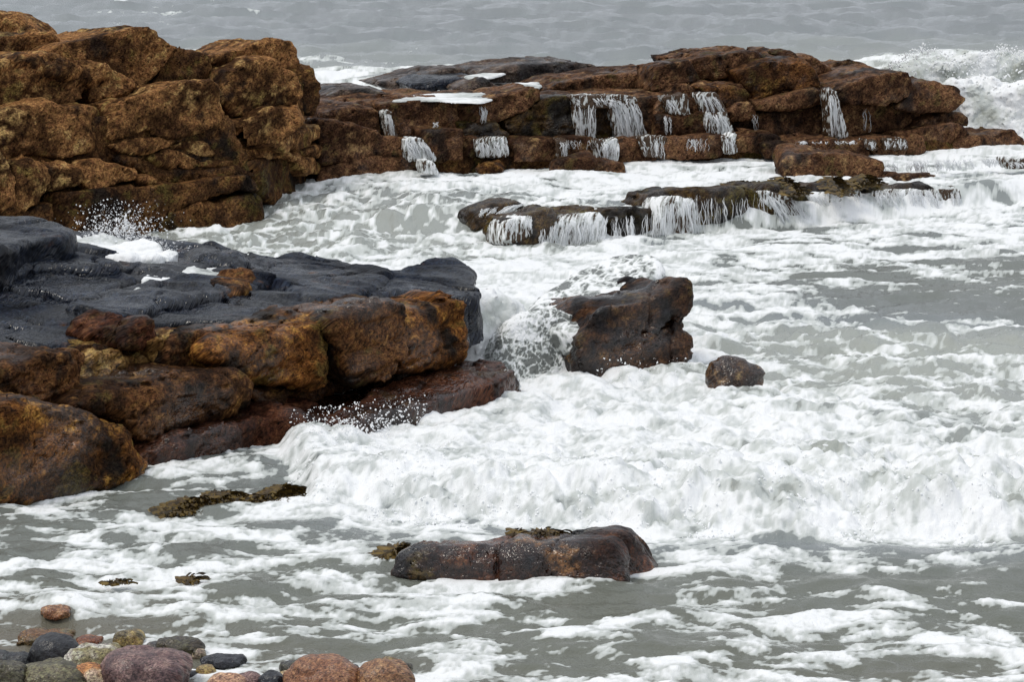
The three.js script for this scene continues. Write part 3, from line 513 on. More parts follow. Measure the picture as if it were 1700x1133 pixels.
// the block standing in the break, and the sunken rock beside it
const midFr = frontPlane(965, 634, 1150, 618, 0, 0.08);
const midRock = thing('cleft_boulder', midFr.o, 'dark two layered boulder in the break with water pouring over its top', 'boulder');
stone(midRock, 'rock_block', z6([600, 330, 760, 300, 900, 268, 1010, 206, 1030, 250, 1020, 312, 980, 352, 850, 432, 700, 482, 530, 502, 530, 450]), { fr: midFr, off: 0.02, depth: 1.5, skew: 0.05, rise: -0.03, pal: 'capped', mat: wetMat, r: 0.03 });
stone(midRock, 'rock_block', z6([526, 505, 700, 484, 870, 436, 1000, 354, 1050, 388, 1046, 470, 1012, 600, 770, 720, 600, 740, 530, 680]), { fr: midFr, off: 0.02, depth: 1.4, pal: 'capped', mat: wetMat, r: 0.02, cuts: 4 });
settle(midRock);
const roundFr = frontPlane(1185, 650, 1275, 645, 0.05, 0);
lone('round_boulder', 'small rounded brown boulder alone in the foam beside the dark boulder', 'boulder', roundFr, z6([1148, 640, 1180, 606, 1240, 590, 1310, 600, 1376, 640, 1390, 680, 1380, 760, 1150, 760]), { depth: 0.34, pal: 'reef', mat: wetMat, wet: 0.85, r: 0.13, k: { bed: 0.004, mid: 0.02 } });
// the low rock in the near water
const nearFr = frontPlane(655, 956, 1045, 968, 0, 0.1);
lone('low_rock', 'long low wet rock awash in the near shallows, brown with black top', 'rock', nearFr, [
  { px: z8([265, 620, 290, 575, 340, 545, 430, 520, 640, 510, 800, 520, 860, 530, 860, 720, 285, 690]), depth: 0.45 },
  { px: z8([760, 530, 900, 524, 1060, 506, 1200, 500, 1280, 506, 1320, 560, 1350, 690, 1340, 800, 760, 760]), depth: 0.6 },
  { px: z8([1150, 495, 1290, 456, 1370, 466, 1430, 520, 1490, 600, 1500, 720, 1150, 740]), off: 0.3, depth: 0.4 },
], { depth: 0.5, pal: 'low', mat: wetMat, r: 0.12, blend: 0.14, k: { mid: 0.012, bed: 0.002, big: 0.7, fine: 0.003 } });
// ---------------------------------------------------------------- the sea
const V2 = (px, py, level = 0) => { const g = ground(px, py, level); return [g.x, g.z]; };
function along(points, x) {                                             // z of a shore line at x
  if (x <= points[0][0]) { const [a, b] = points; return a[1] + (x - a[0]) * (b[1] - a[1]) / (b[0] - a[0]); }
  for (let i = 1; i < points.length; i++) if (x <= points[i][0] || i === points.length - 1) { const a = points[i - 1], b = points[i]; return a[1] + (x - a[0]) * (b[1] - a[1]) / (b[0] - a[0]); }
}
const ledgeLine = [V2(860, 404), V2(1250, 384), V2(1590, 352), V2(1750, 338)];
const breakLine = [V2(450, 730), V2(478, 790), V2(520, 838), V2(600, 858), V2(750, 872), V2(900, 882), V2(1100, 890), V2(1400, 896), V2(1700, 902), V2(2000, 905)];
// what the water is like, place by place: pixel, foam cover, lumps, which water, lace
const PLACES = [
  [0, -60, 0.1, 0, 0, 0], [850, -60, 0.08, 0, 0, 0], [1700, -60, 0.08, 0, 0, 0],
  [100, 20, 0.3, 0, 0.02, 0], [350, 25, 0.4, 0, 0.02, 0], [620, 20, 0.2, 0, 0, 0], [950, 20, 0.1, 0, 0, 0], [1300, 20, 0.1, 0, 0, 0], [1650, 20, 0.06, 0, 0, 0],
  [560, 60, 0.2, 0, 0, 0], [800, 60, 0.12, 0, 0, 0], [1100, 55, 0.08, 0, 0, 0], [1500, 50, 0.06, 0, 0, 0],
  [560, 105, 0.42, 0, 0.15, 0.1], [680, 95, 0.25, 0, 0.05, 0], [900, 90, 0.12, 0, 0.02, 0], [570, 135, 0.55, 0, 0.3, 0.1], [1420, 85, 0.2, 0, 0.1, 0], [1500, 120, 0.6, 0.2, 0.4, 0.2], [1640, 160, 0.9, 0.5, 0.45, 0], [1650, 215, 0.92, 0.3, 0.45, 0],
  [600, 310, 0.62, 0.35, 0.4, 0.6], [720, 290, 0.6, 0.1, 0.35, 0.3], [850, 275, 0.72, 0.1, 0.35, 0.2], [1000, 280, 0.74, 0.1, 0.35, 0.2], [1150, 280, 0.7, 0.1, 0.35, 0.1], [1250, 265, 0.66, 0.1, 0.3, 0.1], [1500, 255, 0.66, 0.2, 0.4, 0.2], [1650, 280, 0.6, 0.25, 0.45, 0.2],
  [1300, 300, 0.62, 0.1, 0.3, 0.1], [1000, 310, 0.64, 0.1, 0.3, 0.1], [1600, 310, 0.6, 0.2, 0.4, 0.2],
  [500, 350, 0.5, 0.5, 0.45, 1], [600, 380, 0.42, 0.6, 0.45, 1], [750, 350, 0.5, 0.45, 0.42, 0.9], [720, 395, 0.45, 0.6, 0.45, 1], [830, 400, 0.5, 0.45, 0.45, 1], [470, 400, 0.5, 0.5, 0.45, 1], [400, 395, 0.5, 0.4, 0.45, 1],
  [500, 430, 0.8, 0.3, 0.4, 0.2], [700, 430, 0.86, 0.25, 0.4, 0.1], [900, 430, 0.84, 0.2, 0.4, 0.1], [1000, 425, 0.8, 0.15, 0.4, 0.1],
  [1150, 425, 0.6, 0.1, 0.3, 0.1], [1300, 400, 0.56, 0.1, 0.3, 0.1], [1500, 375, 0.58, 0.15, 0.3, 0.1], [1650, 365, 0.58, 0.2, 0.35, 0.1],
  [1250, 450, 0.46, 0.12, 0.28, 0.1], [1450, 430, 0.46, 0.1, 0.28, 0.1], [1650, 430, 0.4, 0.1, 0.28, 0.1], [1600, 480, 0.38, 0.15, 0.3, 0.2], [1400, 490, 0.42, 0.2, 0.32, 0.2],
  [1200, 490, 0.68, 0.5, 0.42, 0.2], [1180, 550, 0.72, 0.6, 0.42, 0.2], [1350, 540, 0.4, 0.6, 0.46, 0.7], [1500, 550, 0.42, 0.7, 0.48, 0.7], [1650, 550, 0.5, 0.6, 0.45, 0.5],
  [1300, 600, 0.6, 0.6, 0.45, 0.3], [1450, 620, 0.5, 0.6, 0.46, 0.5], [1620, 620, 0.55, 0.6, 0.45, 0.4],
  [800, 520, 0.9, 0.5, 0.4, 0.1], [850, 640, 0.8, 0.45, 0.4, 0], [1050, 660, 0.8, 0.8, 0.4, 0], [1250, 680, 0.7, 0.7, 0.42, 0.2], [1450, 680, 0.58, 0.6, 0.4, 0.5], [1620, 690, 0.62, 0.6, 0.42, 0.3],
  [600, 780, 0.76, 0.6, 0.4, 0], [800, 740, 0.78, 0.4, 0.4, 0], [1000, 740, 0.74, 0.8, 0.4, 0], [1250, 750, 0.72, 0.9, 0.45, 0.1], [1500, 770, 0.68, 1, 0.48, 0.1], [1660, 780, 0.66, 1, 0.48, 0.1],
  [600, 840, 0.74, 1, 0.4, 0], [900, 850, 0.72, 1, 0.42, 0], [1200, 850, 0.72, 1, 0.44, 0], [1500, 860, 0.72, 1, 0.45, 0],
  [300, 800, 0.47, 0, 0.28, 0.1], [420, 800, 0.45, 0, 0.28, 0.1], [80, 840, 0.55, 0, 0.3, 0.2], [200, 870, 0.41, 0, 0.3, 0.2], [350, 870, 0.47, 0, 0.27, 0.1], [500, 890, 0.55, 0.05, 0.26, 0.1],
  [60, 920, 0.51, 0, 0.28, 0.1], [250, 930, 0.6, 0, 0.26, 0], [450, 930, 0.6, 0, 0.26, 0], [600, 960, 0.45, 0, 0.26, 0], [620, 895, 0.57, 0.1, 0.26, 0.1],
  [800, 900, 0.51, 0, 0.26, 0.1], [800, 965, 0.6, 0, 0.26, 0], [1000, 985, 0.33, 0, 0.26, 0], [1150, 920, 0.51, 0, 0.26, 0.1], [1300, 950, 0.53, 0, 0.26, 0], [1400, 920, 0.31, 0, 0.26, 0], [1600, 930, 0.37, 0, 0.26, 0], [1650, 980, 0.51, 0, 0.26, 0],
  [60, 985, 0.45, 0, 0.4, 0], [60, 1020, 0.31, 0, 0.7, 0], [170, 1015, 0.47, 0, 0.6, 0], [300, 990, 0.6, 0, 0.3, 0], [450, 1010, 0.6, 0, 0.28, 0], [650, 1020, 0.35, 0, 0.27, 0], [850, 1040, 0.47, 0, 0.26, 0], [1150, 1010, 0.51, 0, 0.26, 0], [1400, 1020, 0.47, 0, 0.26, 0], [1600, 1040, 0.51, 0, 0.27, 0],
  [80, 1060, 0.59, 0, 0.45, 0], [300, 1060, 0.55, 0, 0.42, 0], [500, 1070, 0.47, 0, 0.45, 0], [700, 1090, 0.57, 0, 0.4, 0], [1000, 1070, 0.51, 0, 0.27, 0], [1300, 1070, 0.55, 0, 0.3, 0], [1600, 1090, 0.55, 0, 0.4, 0],
  [200, 1130, 0.55, 0, 0.6, 0], [600, 1130, 0.53, 0, 0.55, 0], [1000, 1130, 0.6, 0, 0.4, 0], [1400, 1130, 0.57, 0, 0.45, 0], [1680, 1130, 0.53, 0, 0.5, 0], [850, 1220, 0.6, 0, 0.6, 0],
].map(([px, py, ...v]) => { const g = ground(px, py, 0.15), r = Math.hypot(g.x, g.z); if (v[1] >= 0.5) { v[3] = Math.max(v[3], 0.45); v[0] -= 0.05; } const t = v[2]; v[2] = py < 250 ? 0.5 + 0.5 * t : py >= 985 ? 0.25 - 0.25 * clamp((t - 0.3) / 0.35) : clamp(0.25 + (t - 0.25) * 2, 0.25, 0.75); v[2] *= 0.8; return [20 * g.x / r, 20 * Math.log(r), ...v]; });
const GRID = new Map();
function placeAt(x, z) {                                                // the table above, smoothly spread
  const r = Math.hypot(x, z), a = 20 * x / r, b = 20 * Math.log(r), s = [0, 0, 0, 0]; let sum = 1e-9;
  for (const p of PLACES) { const d = (a - p[0]) ** 2 + (b - p[1]) ** 2; if (d > 30) continue; const w = Math.exp(-d * 1.6) + 2e-6 / (0.01 + d); sum += w; s[0] += w * p[2]; s[1] += w * p[3]; s[2] += w * p[4]; s[3] += w * p[5]; }
  if (sum < 1e-8) return [0.08, 0, 0.4, 0];
  for (let i = 0; i < 4; i++) s[i] /= sum;
  return s;
}
const billow = (x, y, z) => Math.abs(noise(x, y, z)) * 2 - 0.45;
function foamAt(x, z, F, lace, far) {
  const wx = x + 0.35 * noise(x * 0.8, 2.2, z * 0.8), wz = z + 0.3 * noise(x * 0.8, 8.8, z * 0.8), st = far ? 1.2 : 2.3;
  let n = 0, a = 0.46, fx = far ? 0.66 : 0.95, fz = fx * st;
  for (let o = 0; o < 6; o++) { n += a * noise(wx * fx + o * 9.7, 4.1, wz * fz + o * 3.3); a *= 0.68; fx *= 2.05; fz *= 2.0; }
  let f = 0.5 + (F - 0.5 + 0.4 * n) * (far ? 3 : 4.2);
  if (lace > 0.02) {
    const e = cells(wx * 2.6 + 0.3 * noise(x * 4, 1, z * 4), wz * 1.9), e2 = cells(wx * 7 + 3, wz * 5.2);
    const web = 0.62 * (1 - sstep(0.0, 0.3, e)) + 0.26 * (1 - sstep(0.02, 0.35, e2)) + 0.5 * n + (F - 0.42) * 0.9 + 0.14;
    f = mix(f, web, clamp(lace));
  }
  return Math.min(f, 0.7) + 0.2 * noise(x * 2.1, 6.5, z * 2.6) + 0.17 * noise(x * 4.6, 2.5, z * 4.8) + 0.15 * noise(x * 9, 3.5, z * 8) + 0.16 * noise(x * 18, 1.5, z * 14) + 0.12 * noise(x * 40, 5.5, z * 28);
}
function levelAt(x, z) {
  const behind = along(ledgeLine, x) - z, x0 = ledgeLine[0][0], x1 = ledgeLine[2][0];
  const w = 0.5 + Math.max(0, x0 - x) * 2.2 + Math.max(0, x - x1) * 0.2;
  return 0.27 * sstep(0.1, w, behind);
}
function sea(x, z) {
  const r = Math.hypot(x, z), [F, A, tint, lace] = placeAt(x, z), farther = sstep(42, 48, r);
  let y = levelAt(x, z), cover = F;
  const b = along(breakLine, x) - z + 0.16 * noise(x * 1.6, 6.6, z * 0.5) + 0.1 * noise(x * 6, 2.6, z * 3) + 0.07 * noise(x * 15, 3.6, z * 10) + (x < 0 ? sstep(0, -1.6, x) * (0.3 * noise(x * 2.2, 4.6, z * 2.2) + 0.16 * noise(x * 6, 1.2, z * 6)) : 0);
  const wave = sstep(-0.05, 0.22, b) * sstep(-2.4, -1.9, x);
  if (r < 27) {
    y += 0.26 * sstep(-0.1, 0.9, b) * (1 - 0.92 * sstep(0.7, 3.0, b)) * sstep(-2.5, -1.0, x);
    cover = b < 0.6 ? mix(Math.min(F, 0.52), Math.max(F  , 0.58), sstep(-0.1, 0.12, b)) : F;
  }
  const lump = A * (r < 27 ? mix(0.05, 1, wave) : 1);
  if (lump > 0.01) {
    const u = x + 0.15 * noise(x * 2.2, 1.1, z * 2.2), v = z + 0.15 * noise(x * 2.2, 7.1, z * 2.2);
    y += lump * (0.12 * billow(u * 0.8, 0.4, v * 0.9) + 0.085 * billow(u * 1.9, 3.4, v * 2.2) + 0.045 * billow(u * 4.4, 6.4, v * 4.8) + 0.024 * billow(u * 9, 9.4, v * 9) + 0.012 * noise(x * 19, 2.4, z * 17) + 0.008 * noise(x * 38, 4.4, z * 24));
  }
  const calm = 1 - 0.6 * clamp(A);
  y += calm * (farther * (0.1 * noise(x * 0.33, 0.3, z * 0.42) + 0.34 * fbm(x * 0.6 + 0.15 * z, 1.3, z * 1.0, 4) + 0.03 * noise(x * 2.2, 7.3, z * 3.4)) + (1 - farther) * (0.06 * noise(x * 0.5, 0.8, z * 0.8) + 0.06 * noise(x * 1.3 + 0.2 * z, 2.8, z * 2.4) + 0.035 * noise(x * 2.6, 4.8, z * 5.2) + 0.01 * noise(x * 7, 1.8, z * 12)));
  const f = foamAt(x, z, cover, lace, farther > 0.5) + (farther > 0.5 ? 0.12 * noise(x * 0.75, 1.3, z * 0.95) : 0);
  y += 0.012 * sstep(0.45, 0.75, f) * (1 - farther) + 0.006 * noise(x * 14, 3.7, z * 12);
  return [y, clamp(f), clamp(tint + 0.02 * noise(x, 5, z))];
}
{
  const rows = [];
  for (let py = 1215; py > 0; py -= py < 912 && py > 600 ? 1.3 : py < 260 ? 2.1 : 1.8) rows.push(-ground(850, py, 0.2).z);
  for (let d = rows[rows.length - 1] * 1.01, k = 1.012; d < 1800; d *= k, k = Math.min(1.3, k * 1.012)) rows.push(d);
  const NC = 830, NR = rows.length, P = new Float32Array(NR * NC * 3), uv = new Float32Array(NR * NC * 2), uv1 = new Float32Array(NR * NC * 2), idx = [], hid = new Uint8Array(NR * NC);
  const dry = [[[-400, 770], [0, 765], [240, 735], [480, 670], [740, 590], [700, 470], [300, 420], [-400, 400]], [[-400, 380], [0, 380], [430, 345], [500, 295], [480, 120], [-400, 120]]].map((p) => polyField(p.map(([x, y]) => V2(x, y))));
  for (let j = 0; j < NR; j++) for (let i = 0; i < NC; i++) {
    const d = rows[j], x = (i / (NC - 1) * 2 - 1) * (d * 0.1764 * 1.16 + 0.4), z = -d, n = j * NC + i, q = d < 140 ? sea(x, z) : [0.3, 0.1, 0.4];
    P[3 * n] = x; P[3 * n + 1] = q[0]; P[3 * n + 2] = z; uv[2 * n] = q[1]; uv[2 * n + 1] = q[2]; uv1[2 * n] = x / 0.8; uv1[2 * n + 1] = z / 0.8;
    if (d < 60) hid[n] = dry[0](x, z) < -0.25 || dry[1](x, z) < -0.3 ? 1 : 0;
  }
  for (let j = 0; j < NR - 1; j++) for (let i = 0; i < NC - 1; i++) {
    const a = j * NC + i, b = a + 1, c = a + NC, d = c + 1;
    if (hid[a] && hid[b] && hid[c] && hid[d]) continue;
    idx.push(a, b, d, a, d, c);
  }
  const g = new THREE.BufferGeometry();
  g.setAttribute('position', new THREE.BufferAttribute(P, 3)); g.setAttribute('uv', new THREE.BufferAttribute(uv, 2)); g.setAttribute('uv1', new THREE.BufferAttribute(uv1, 2));
  g.setIndex(new THREE.BufferAttribute(new Uint32Array(idx), 1)); g.computeVertexNormals(); triangles += idx.length / 3;
  const m = shadows(new THREE.Mesh(g, waterMat)); m.name = 'sea_water'; m.userData = { kind: 'structure', label: 'grey green sea with drifting foam and breaking white water' }; scene.add(m);
  const bedG = new THREE.PlaneGeometry(4000, 4000); bedG.rotateX(-Math.PI / 2); bedG.translate(0, -0.9, -1900);
  const bed = shadows(new THREE.Mesh(bedG, new THREE.MeshStandardMaterial({ color: new THREE.Color().setRGB(0.16, 0.13, 0.1), roughness: 0.9 }))); bed.name = 'seabed'; bed.userData = { kind: 'structure', label: 'brown stony seabed under the water' }; scene.add(bed);
}

// ---------------------------------------------------------------- white water as solids
const lacy = (scale, F, tint = 0.8) => (x, y, z) => {
  const a = x + 0.2 * z + 0.05 * noise(x * 7, y * 7, z * 7) + 0.02 * noise(x * 19, y * 19, z * 19), b = (y - 0.55 * z) + 0.05 * noise(x * 7 + 4, y * 7, z * 7), e = cells(a / scale, b / (scale * 1.5)), e2 = cells(a / scale * 2.1 + 5, b / scale * 1.3), e3 = cells(a / scale * 0.45 + 5, b / scale * 0.3);
  return [clamp(0.36 * (1 - sstep(0.0, 0.45, e)) + 0.26 * (1 - sstep(0.0, 0.4, e2)) + 0.22 * (1 - sstep(0, 0.4, e3)) + F + 0.9 * fbm(x * 2.6, y * 2.6, z * 2.6, 4)), tint];
};
const frothy = (F, tint = 0.59) => (x, y, z) => [clamp(F + 0.75 * fbm(x * 1.7, y * 2.2, z * 1.7, 4) + 0.12 * noise(x * 20, y * 20, z * 20)), tint];
const FROTH = { relief: froth, mat: waterMat, soft: true };
const streaky = (scale, F, tint = 1) => (x, y, z) => {                  // thin runs of water with wet rock showing between
  const a = x + 0.3 * z + 0.03 * noise(x * 5, y * 2, z * 5), e = cells(a / scale, y / (scale * 7)), e2 = cells(a / scale * 2.3 + 9, y / (scale * 4));
  return [clamp(0.4 * (1 - sstep(0, 0.5, e)) + 0.3 * (1 - sstep(0, 0.45, e2)) + F + 0.8 * fbm(x * 2.4, y * 1.4, z * 2.4, 4)), tint];
};
const veilFr = frontPlane(845, 632, 968, 622, 0, 0.38);
const veil = thing('water_veil', veilFr.o, 'lacy veil of white water pouring over a sunken rock beside the dark boulder', 'water');
stone(veil, 'curtain', z6([130, 500, 180, 390, 290, 330, 440, 320, 540, 360, 580, 430, 580, 640, 570, 800, 120, 800, 130, 620]), { fr: veilFr, off: 0, depth: 1.0, r: 0.1, cuts: 3, ...FROTH, cell: 1.4, k: { big: 0.1, mid: 0.05, fine: 0.02 }, water: lacy(0.05, 0.24, 0.75) });
stone(veil, 'lace_sheet', z6([240, 345, 330, 240, 420, 190, 520, 130, 640, 75, 760, 50, 880, 70, 915, 125, 800, 175, 710, 230, 640, 300, 600, 345, 570, 430, 480, 420, 360, 400]), { fr: flatPlane(0.62, 960, 480, -0.06, 0.15), off: 0, depth: 0.3, r: 0.1, ...FROTH, cell: 1.7, k: { big: 0.08, mid: 0.04, fine: 0.012 }, water: lacy(0.09, 0.26, 0.75) });
stone(veil, 'white_chute', z6([-30, 260, 60, 210, 160, 215, 250, 280, 270, 390, 225, 500, 230, 640, 215, 780, -30, 780, 20, 560, 0, 440]), { fr: frontPlane(775, 640, 860, 625, 0, 0.35), off: 0.2, depth: 1.1, r: 0.12, ...FROTH, k: { big: 0.3, mid: 0.16, fine: 0.03 }, water: frothy(0.76) });
settle(veil);
const sillVeil = thing('ledge_veil', ledgeFr.o, 'continuous thin veil of water hanging down the mossy ledge face', 'water');
const SILL = { fr: ledgeFr, depth: 0.5, r: 0.1, ...FROTH, cell: 1.5, k: { big: 0.08, mid: 0.04, fine: 0.02 } };
stone(sillVeil, 'curtain', z2([1120, 900, 1200, 862, 1290, 848, 1440, 836, 1450, 1020, 1120, 1020]), { ...SILL, off: -0.07, water: streaky(0.05, 0.2) });
stone(sillVeil, 'curtain', z3([-20, 770, 120, 755, 165, 780, 170, 960, -20, 980]), { ...SILL, off: -0.06, water: streaky(0.05, 0.18) });
stone(sillVeil, 'curtain', z3([690, 750, 790, 742, 860, 778, 930, 860, 930, 900, 790, 900, 760, 800]), { ...SILL, off: 0.06, water: streaky(0.05, 0.36) });
stone(sillVeil, 'curtain', z3([990, 740, 1120, 726, 1260, 722, 1300, 800, 1300, 860, 990, 860]), { ...SILL, off: 0.08, water: streaky(0.05, 0.2) });
stone(sillVeil, 'curtain', z3([1390, 746, 1500, 738, 1640, 730, 1780, 726, 1790, 860, 1390, 860]), { ...SILL, off: 0.22, water: streaky(0.05, 0.3) });
stone(sillVeil, 'curtain', z2([970, 880, 1040, 850, 1100, 850, 1090, 960, 960, 980]), { ...SILL, off: -0.1, water: streaky(0.05, 0.2) });
settle(sillVeil);
const surfFr = frontPlane(1480, 236, 1760, 232, 0.3, 0.25);
const surf = thing('breaking_wave', surfFr.o, 'tall white wave breaking behind the seaward end of the reef', 'wave');
stone(surf, 'crest', pxl([1470, 112, 1500, 100, 1540, 93, 1580, 92, 1620, 84, 1650, 92, 1700, 82, 1760, 84, 1800, 100, 1800, 300, 1470, 300, 1480, 180, 1500, 140]), { fr: surfFr, off: 1.0, depth: 1.0, r: 0.3, ...FROTH, cell: 1.6, floor: 0.2, k: { big: 0.45, mid: 0.17, fine: 0.05 }, water: frothy(0.6  , 0.58) });
stone(surf, 'white_water', pxl([1560, 150, 1620, 128, 1700, 135, 1790, 130, 1800, 300, 1550, 300, 1570, 220, 1600, 190]), { fr: surfFr, off: 0.2, depth: 0.9, r: 0.3, ...FROTH, cell: 1.6, floor: 0.2, k: { big: 0.45, mid: 0.17, fine: 0.05 }, water: frothy(0.7  , 0.58) });
settle(surf);
function pool(name, label, level, flat, zz, F, o = {}) {
  const c0 = zz(flat), p = c0.flatMap((a, i) => { const b = c0[(i + 1) % c0.length]; return [a, ...[0.25, 0.5, 0.75].map((t) => [mix(a[0], b[0], t) + rr(-6, 6), mix(a[1], b[1], t) + rr(-1, 1)])]; }); let cx = 0, cy = 0; for (const q of p) { cx += q[0] / p.length; cy += q[1] / p.length; }
  return lone(name, label, 'foam', flatPlane(level, cx, cy, o.tx ?? 0, o.tz ?? 0), p, { depth: o.thick ?? 0.07, r: 0.02, cell: 1.8, ...FROTH, floor: -1, k: { big: 0.01, mid: 0.012, fine: 0.01 }, water: frothy(F, 0.75), ...o });
}
pool('foam_pool', 'long white foam pool lying on the near half of the reef top', 1.2, [430, 302, 560, 274, 760, 264, 960, 268, 840, 312, 640, 300], z2, 0.56);
pool('foam_pool', 'small white foam pool on the farthest reef slab', 1.29, [770, 187, 860, 168, 975, 170, 900, 190, 800, 196], z2, 0.56);
pool('foam_pool', 'white foam pool on the reef behind the long brown slab', 1.235, [955, 240, 1000, 218, 1120, 216, 1110, 244, 980, 258], z2, 0.56);
pool('foam_patch', 'tongue of thick white foam left on the black platform', 1.01, [630, 372, 700, 330, 690, 295, 740, 305, 860, 300, 940, 266, 1020, 258, 1092, 292, 940, 308, 820, 334, 700, 364], z4, 0.72, { thick: 0.14, r: 0.04, tx: 0.06, tz: 0.05, k: { big: 0.12, mid: 0.07, fine: 0.015 } });
pool('foam_patch', 'white wash surging onto the back of the black platform below the spray', 1.13, [250, 150, 320, 110, 480, 120, 640, 140, 760, 170, 830, 190, 740, 215, 600, 225, 420, 205, 300, 180], z4, 0.66, { thick: 0.2, r: 0.06, k: { big: 0.3, mid: 0.1, fine: 0.02 } });

// ---------------------------------------------------------------- falling water: bundles of thin strands
function strandsInto(list, zz, [tl, tr, bl, br], fr, off, count, o = {}) {
  const P = (q) => { const [[x, y]] = zz(q); return [x, y]; }, A = P(tl), B = P(tr), Cq = P(bl), D = P(br);
  const hubs = Array.from({ length: Math.max(3, Math.round(count / 7)) }, () => [rnd(), rr(0.02, 0.22)]); count = Math.round(count * 1.1);
  for (let k = 0; k < count; k++) {
    const hub = hubs[Math.floor(rnd() * hubs.length)], u = clamp(hub[0] + hub[1] * (rnd() + rnd() - 1)), e = clamp(u + rr(-0.05, 0.05)), start = rnd() < 0.5 ? rr(-0.1, 0.15) : rr(0.1, 0.65), stop = mix(start + 0.25, 1.08, Math.sqrt(rnd())), top = [mix(A[0], B[0], u), mix(A[1], B[1], u)], end = [mix(Cq[0], D[0], e), mix(Cq[1], D[1], e)];
    const pts = [], SEG = 9, wob = rr(0, 99), rad = (o.rad ?? 0.011) * 0.42 * Math.pow(rr(0.2, 1.4), 1.8), bulge = rr(0.02, o.bulge ?? 0.12), wide = 1 + 3.5 * Math.pow(rnd(), 3);
    for (let i = 0; i <= SEG; i++) {
      const t = mix(start, stop, i / SEG), drop = t * t * 0.55 + t * 0.45, px = mix(top[0], end[0], t) , py = mix(top[1], end[1], drop);
      const p = onPlane(fr, px, py, off + 0.04 + (i === 0 ? 0.22 : 0) - bulge * Math.sin(Math.min(1, t * 1.6) * 1.57));
      p.x += 0.035 * noise(wob, t * 3, k) + 0.012 * noise(wob, t * 12, k); p.z += 0.02 * noise(wob + 7, t * 4, k); pts.push(p);
    }
    list.push(tube(pts, wide, (t) => rad * (0.35 + 0.9 * t) * (0.7 + 0.6 * noise(t * 6, wob, 1)) * Math.min(1, 0.25 + t / 0.2, 0.08 + (1 - t) / 0.35)));
  }
}
function tube(pts, wide, radius) {
  const n = pts.length, S = 4, P = [], I = [], a = new THREE.Vector3(), b = new THREE.Vector3(), d = new THREE.Vector3();
  for (let i = 0; i < n; i++) {
    d.subVectors(pts[Math.min(n - 1, i + 1)], pts[Math.max(0, i - 1)]).normalize(); a.set(0.3, 0.1, 1).cross(d).normalize(); b.crossVectors(d, a); const r = Math.max(0.001, radius(i / (n - 1)));
    for (let s = 0; s < S; s++) { const f = s / S * 6.2832; P.push(pts[i].x + r * (a.x * wide * Math.cos(f) + b.x * Math.sin(f)), pts[i].y + r * (a.y * wide * Math.cos(f) + b.y * Math.sin(f)), pts[i].z + r * (a.z * wide * Math.cos(f) + b.z * Math.sin(f))); }
  }
  for (let i = 0; i < n - 1; i++) for (let s = 0; s < S; s++) { const p = i * S + s, q = i * S + (s + 1) % S; I.push(p, p + S, q, q, p + S, q + S); }
  const g = new THREE.BufferGeometry(); g.setAttribute('position', new THREE.Float32BufferAttribute(P, 3)); g.setIndex(I); g.computeVertexNormals(); return g;
}
function fall(label, zz, fr, off, bundles) {
  const list = [];
  for (const [q, count, o] of bundles) strandsInto(list, zz, [q.slice(0, 2), q.slice(2, 4), q.slice(4, 6), q.slice(6, 8)], fr, off + (o?.off ?? 0), count, o);
  const [[cx, cy]] = zz(bundles[0][0].slice(4, 6)), at = onPlane(fr, cx, cy, off), g = mergeGeometries(list); g.translate(-at.x, -at.y, -at.z); triangles += g.index.count / 3;
  const t = thing('waterfall', at, label, 'waterfall', 'waterfalls off the rocks'), m = shadows(new THREE.Mesh(g, strandMat)); m.name = 'strands'; m.userData = { kind: 'stuff' }; t.add(m);
  let sheets = 0;
  for (const [q, count, o] of bundles) {                                // the thin sheet that the strands stand out from
    if (count < 22 || o?.bare) continue;
    const [a, b, c, d] = [q.slice(0, 2), q.slice(2, 4), q.slice(6, 8), q.slice(4, 6)], mid = (p, r, n) => [(p[0] + r[0]) / 2 + rr(-n, n), (p[1] + r[1]) / 2 + rr(-n, n)];
    stone(t, 'curtain', zz([...a, ...mid(a, b, 8), ...b, ...mid(b, c, 8), ...c, ...mid(c, d, 6), ...d, ...mid(d, a, 8)]), { fr, off: off + (o?.off ?? 0) + 0.0, depth: 0.3, r: 0.02, ...FROTH, soft: false, hard: true, cell: 1.3, floor: -0.1, k: { big: 0.08, mid: 0.06, fine: 0.02 }, water: streaky(0.04, count > 80 ? 0.1 : 0) }); sheets++;
  }
  if (sheets) settle(t);
}
fall('broad white waterfall, widest on the reef, fanning to the right', z2, reefFr, 0.6, [[[1440, 292, 1565, 297, 1490, 478, 1622, 472], 110], [[1280, 296, 1385, 300, 1305, 480, 1378, 480], 50], [[1270, 288, 1560, 290, 1300, 330, 1575, 340], 60, { rad: 0.014, off: -0.02 }]]);
fall('narrow slanting waterfall near the tall outcrop, upper step', z2, reefFr, 0.75, [[[392, 362, 425, 360, 410, 470, 450, 478], 26]]);
fall('short white waterfall near the tall outcrop, lower step', z2, reefFr, 0.2, [[[490, 492, 560, 489, 515, 582, 630, 582], 90, { rad: 0.014 }]]);
fall('thin double trickle on the reef between two mossy blocks', z2, reefFr, 0.6, [[[838, 332, 872, 330, 850, 412, 882, 414], 18], [[622, 405, 640, 405, 618, 442, 645, 442], 10]]);
fall('splashing fall through the gap in the lower reef step', z2, reefFr, 0.2, [[[830, 495, 960, 486, 850, 566, 975, 560], 60], [[575, 600, 620, 605, 580, 640, 640, 645], 24, { off: -0.5 }]]);
fall('thin trickles over the low reef step left of the wide fall foot', z2, reefFr, 0.14, [[[1205, 494, 1250, 494, 1210, 576, 1255, 578], 26], [[1080, 490, 1400, 490, 1080, 520, 1400, 540], 24, { rad: 0.006, bare: true }]]);
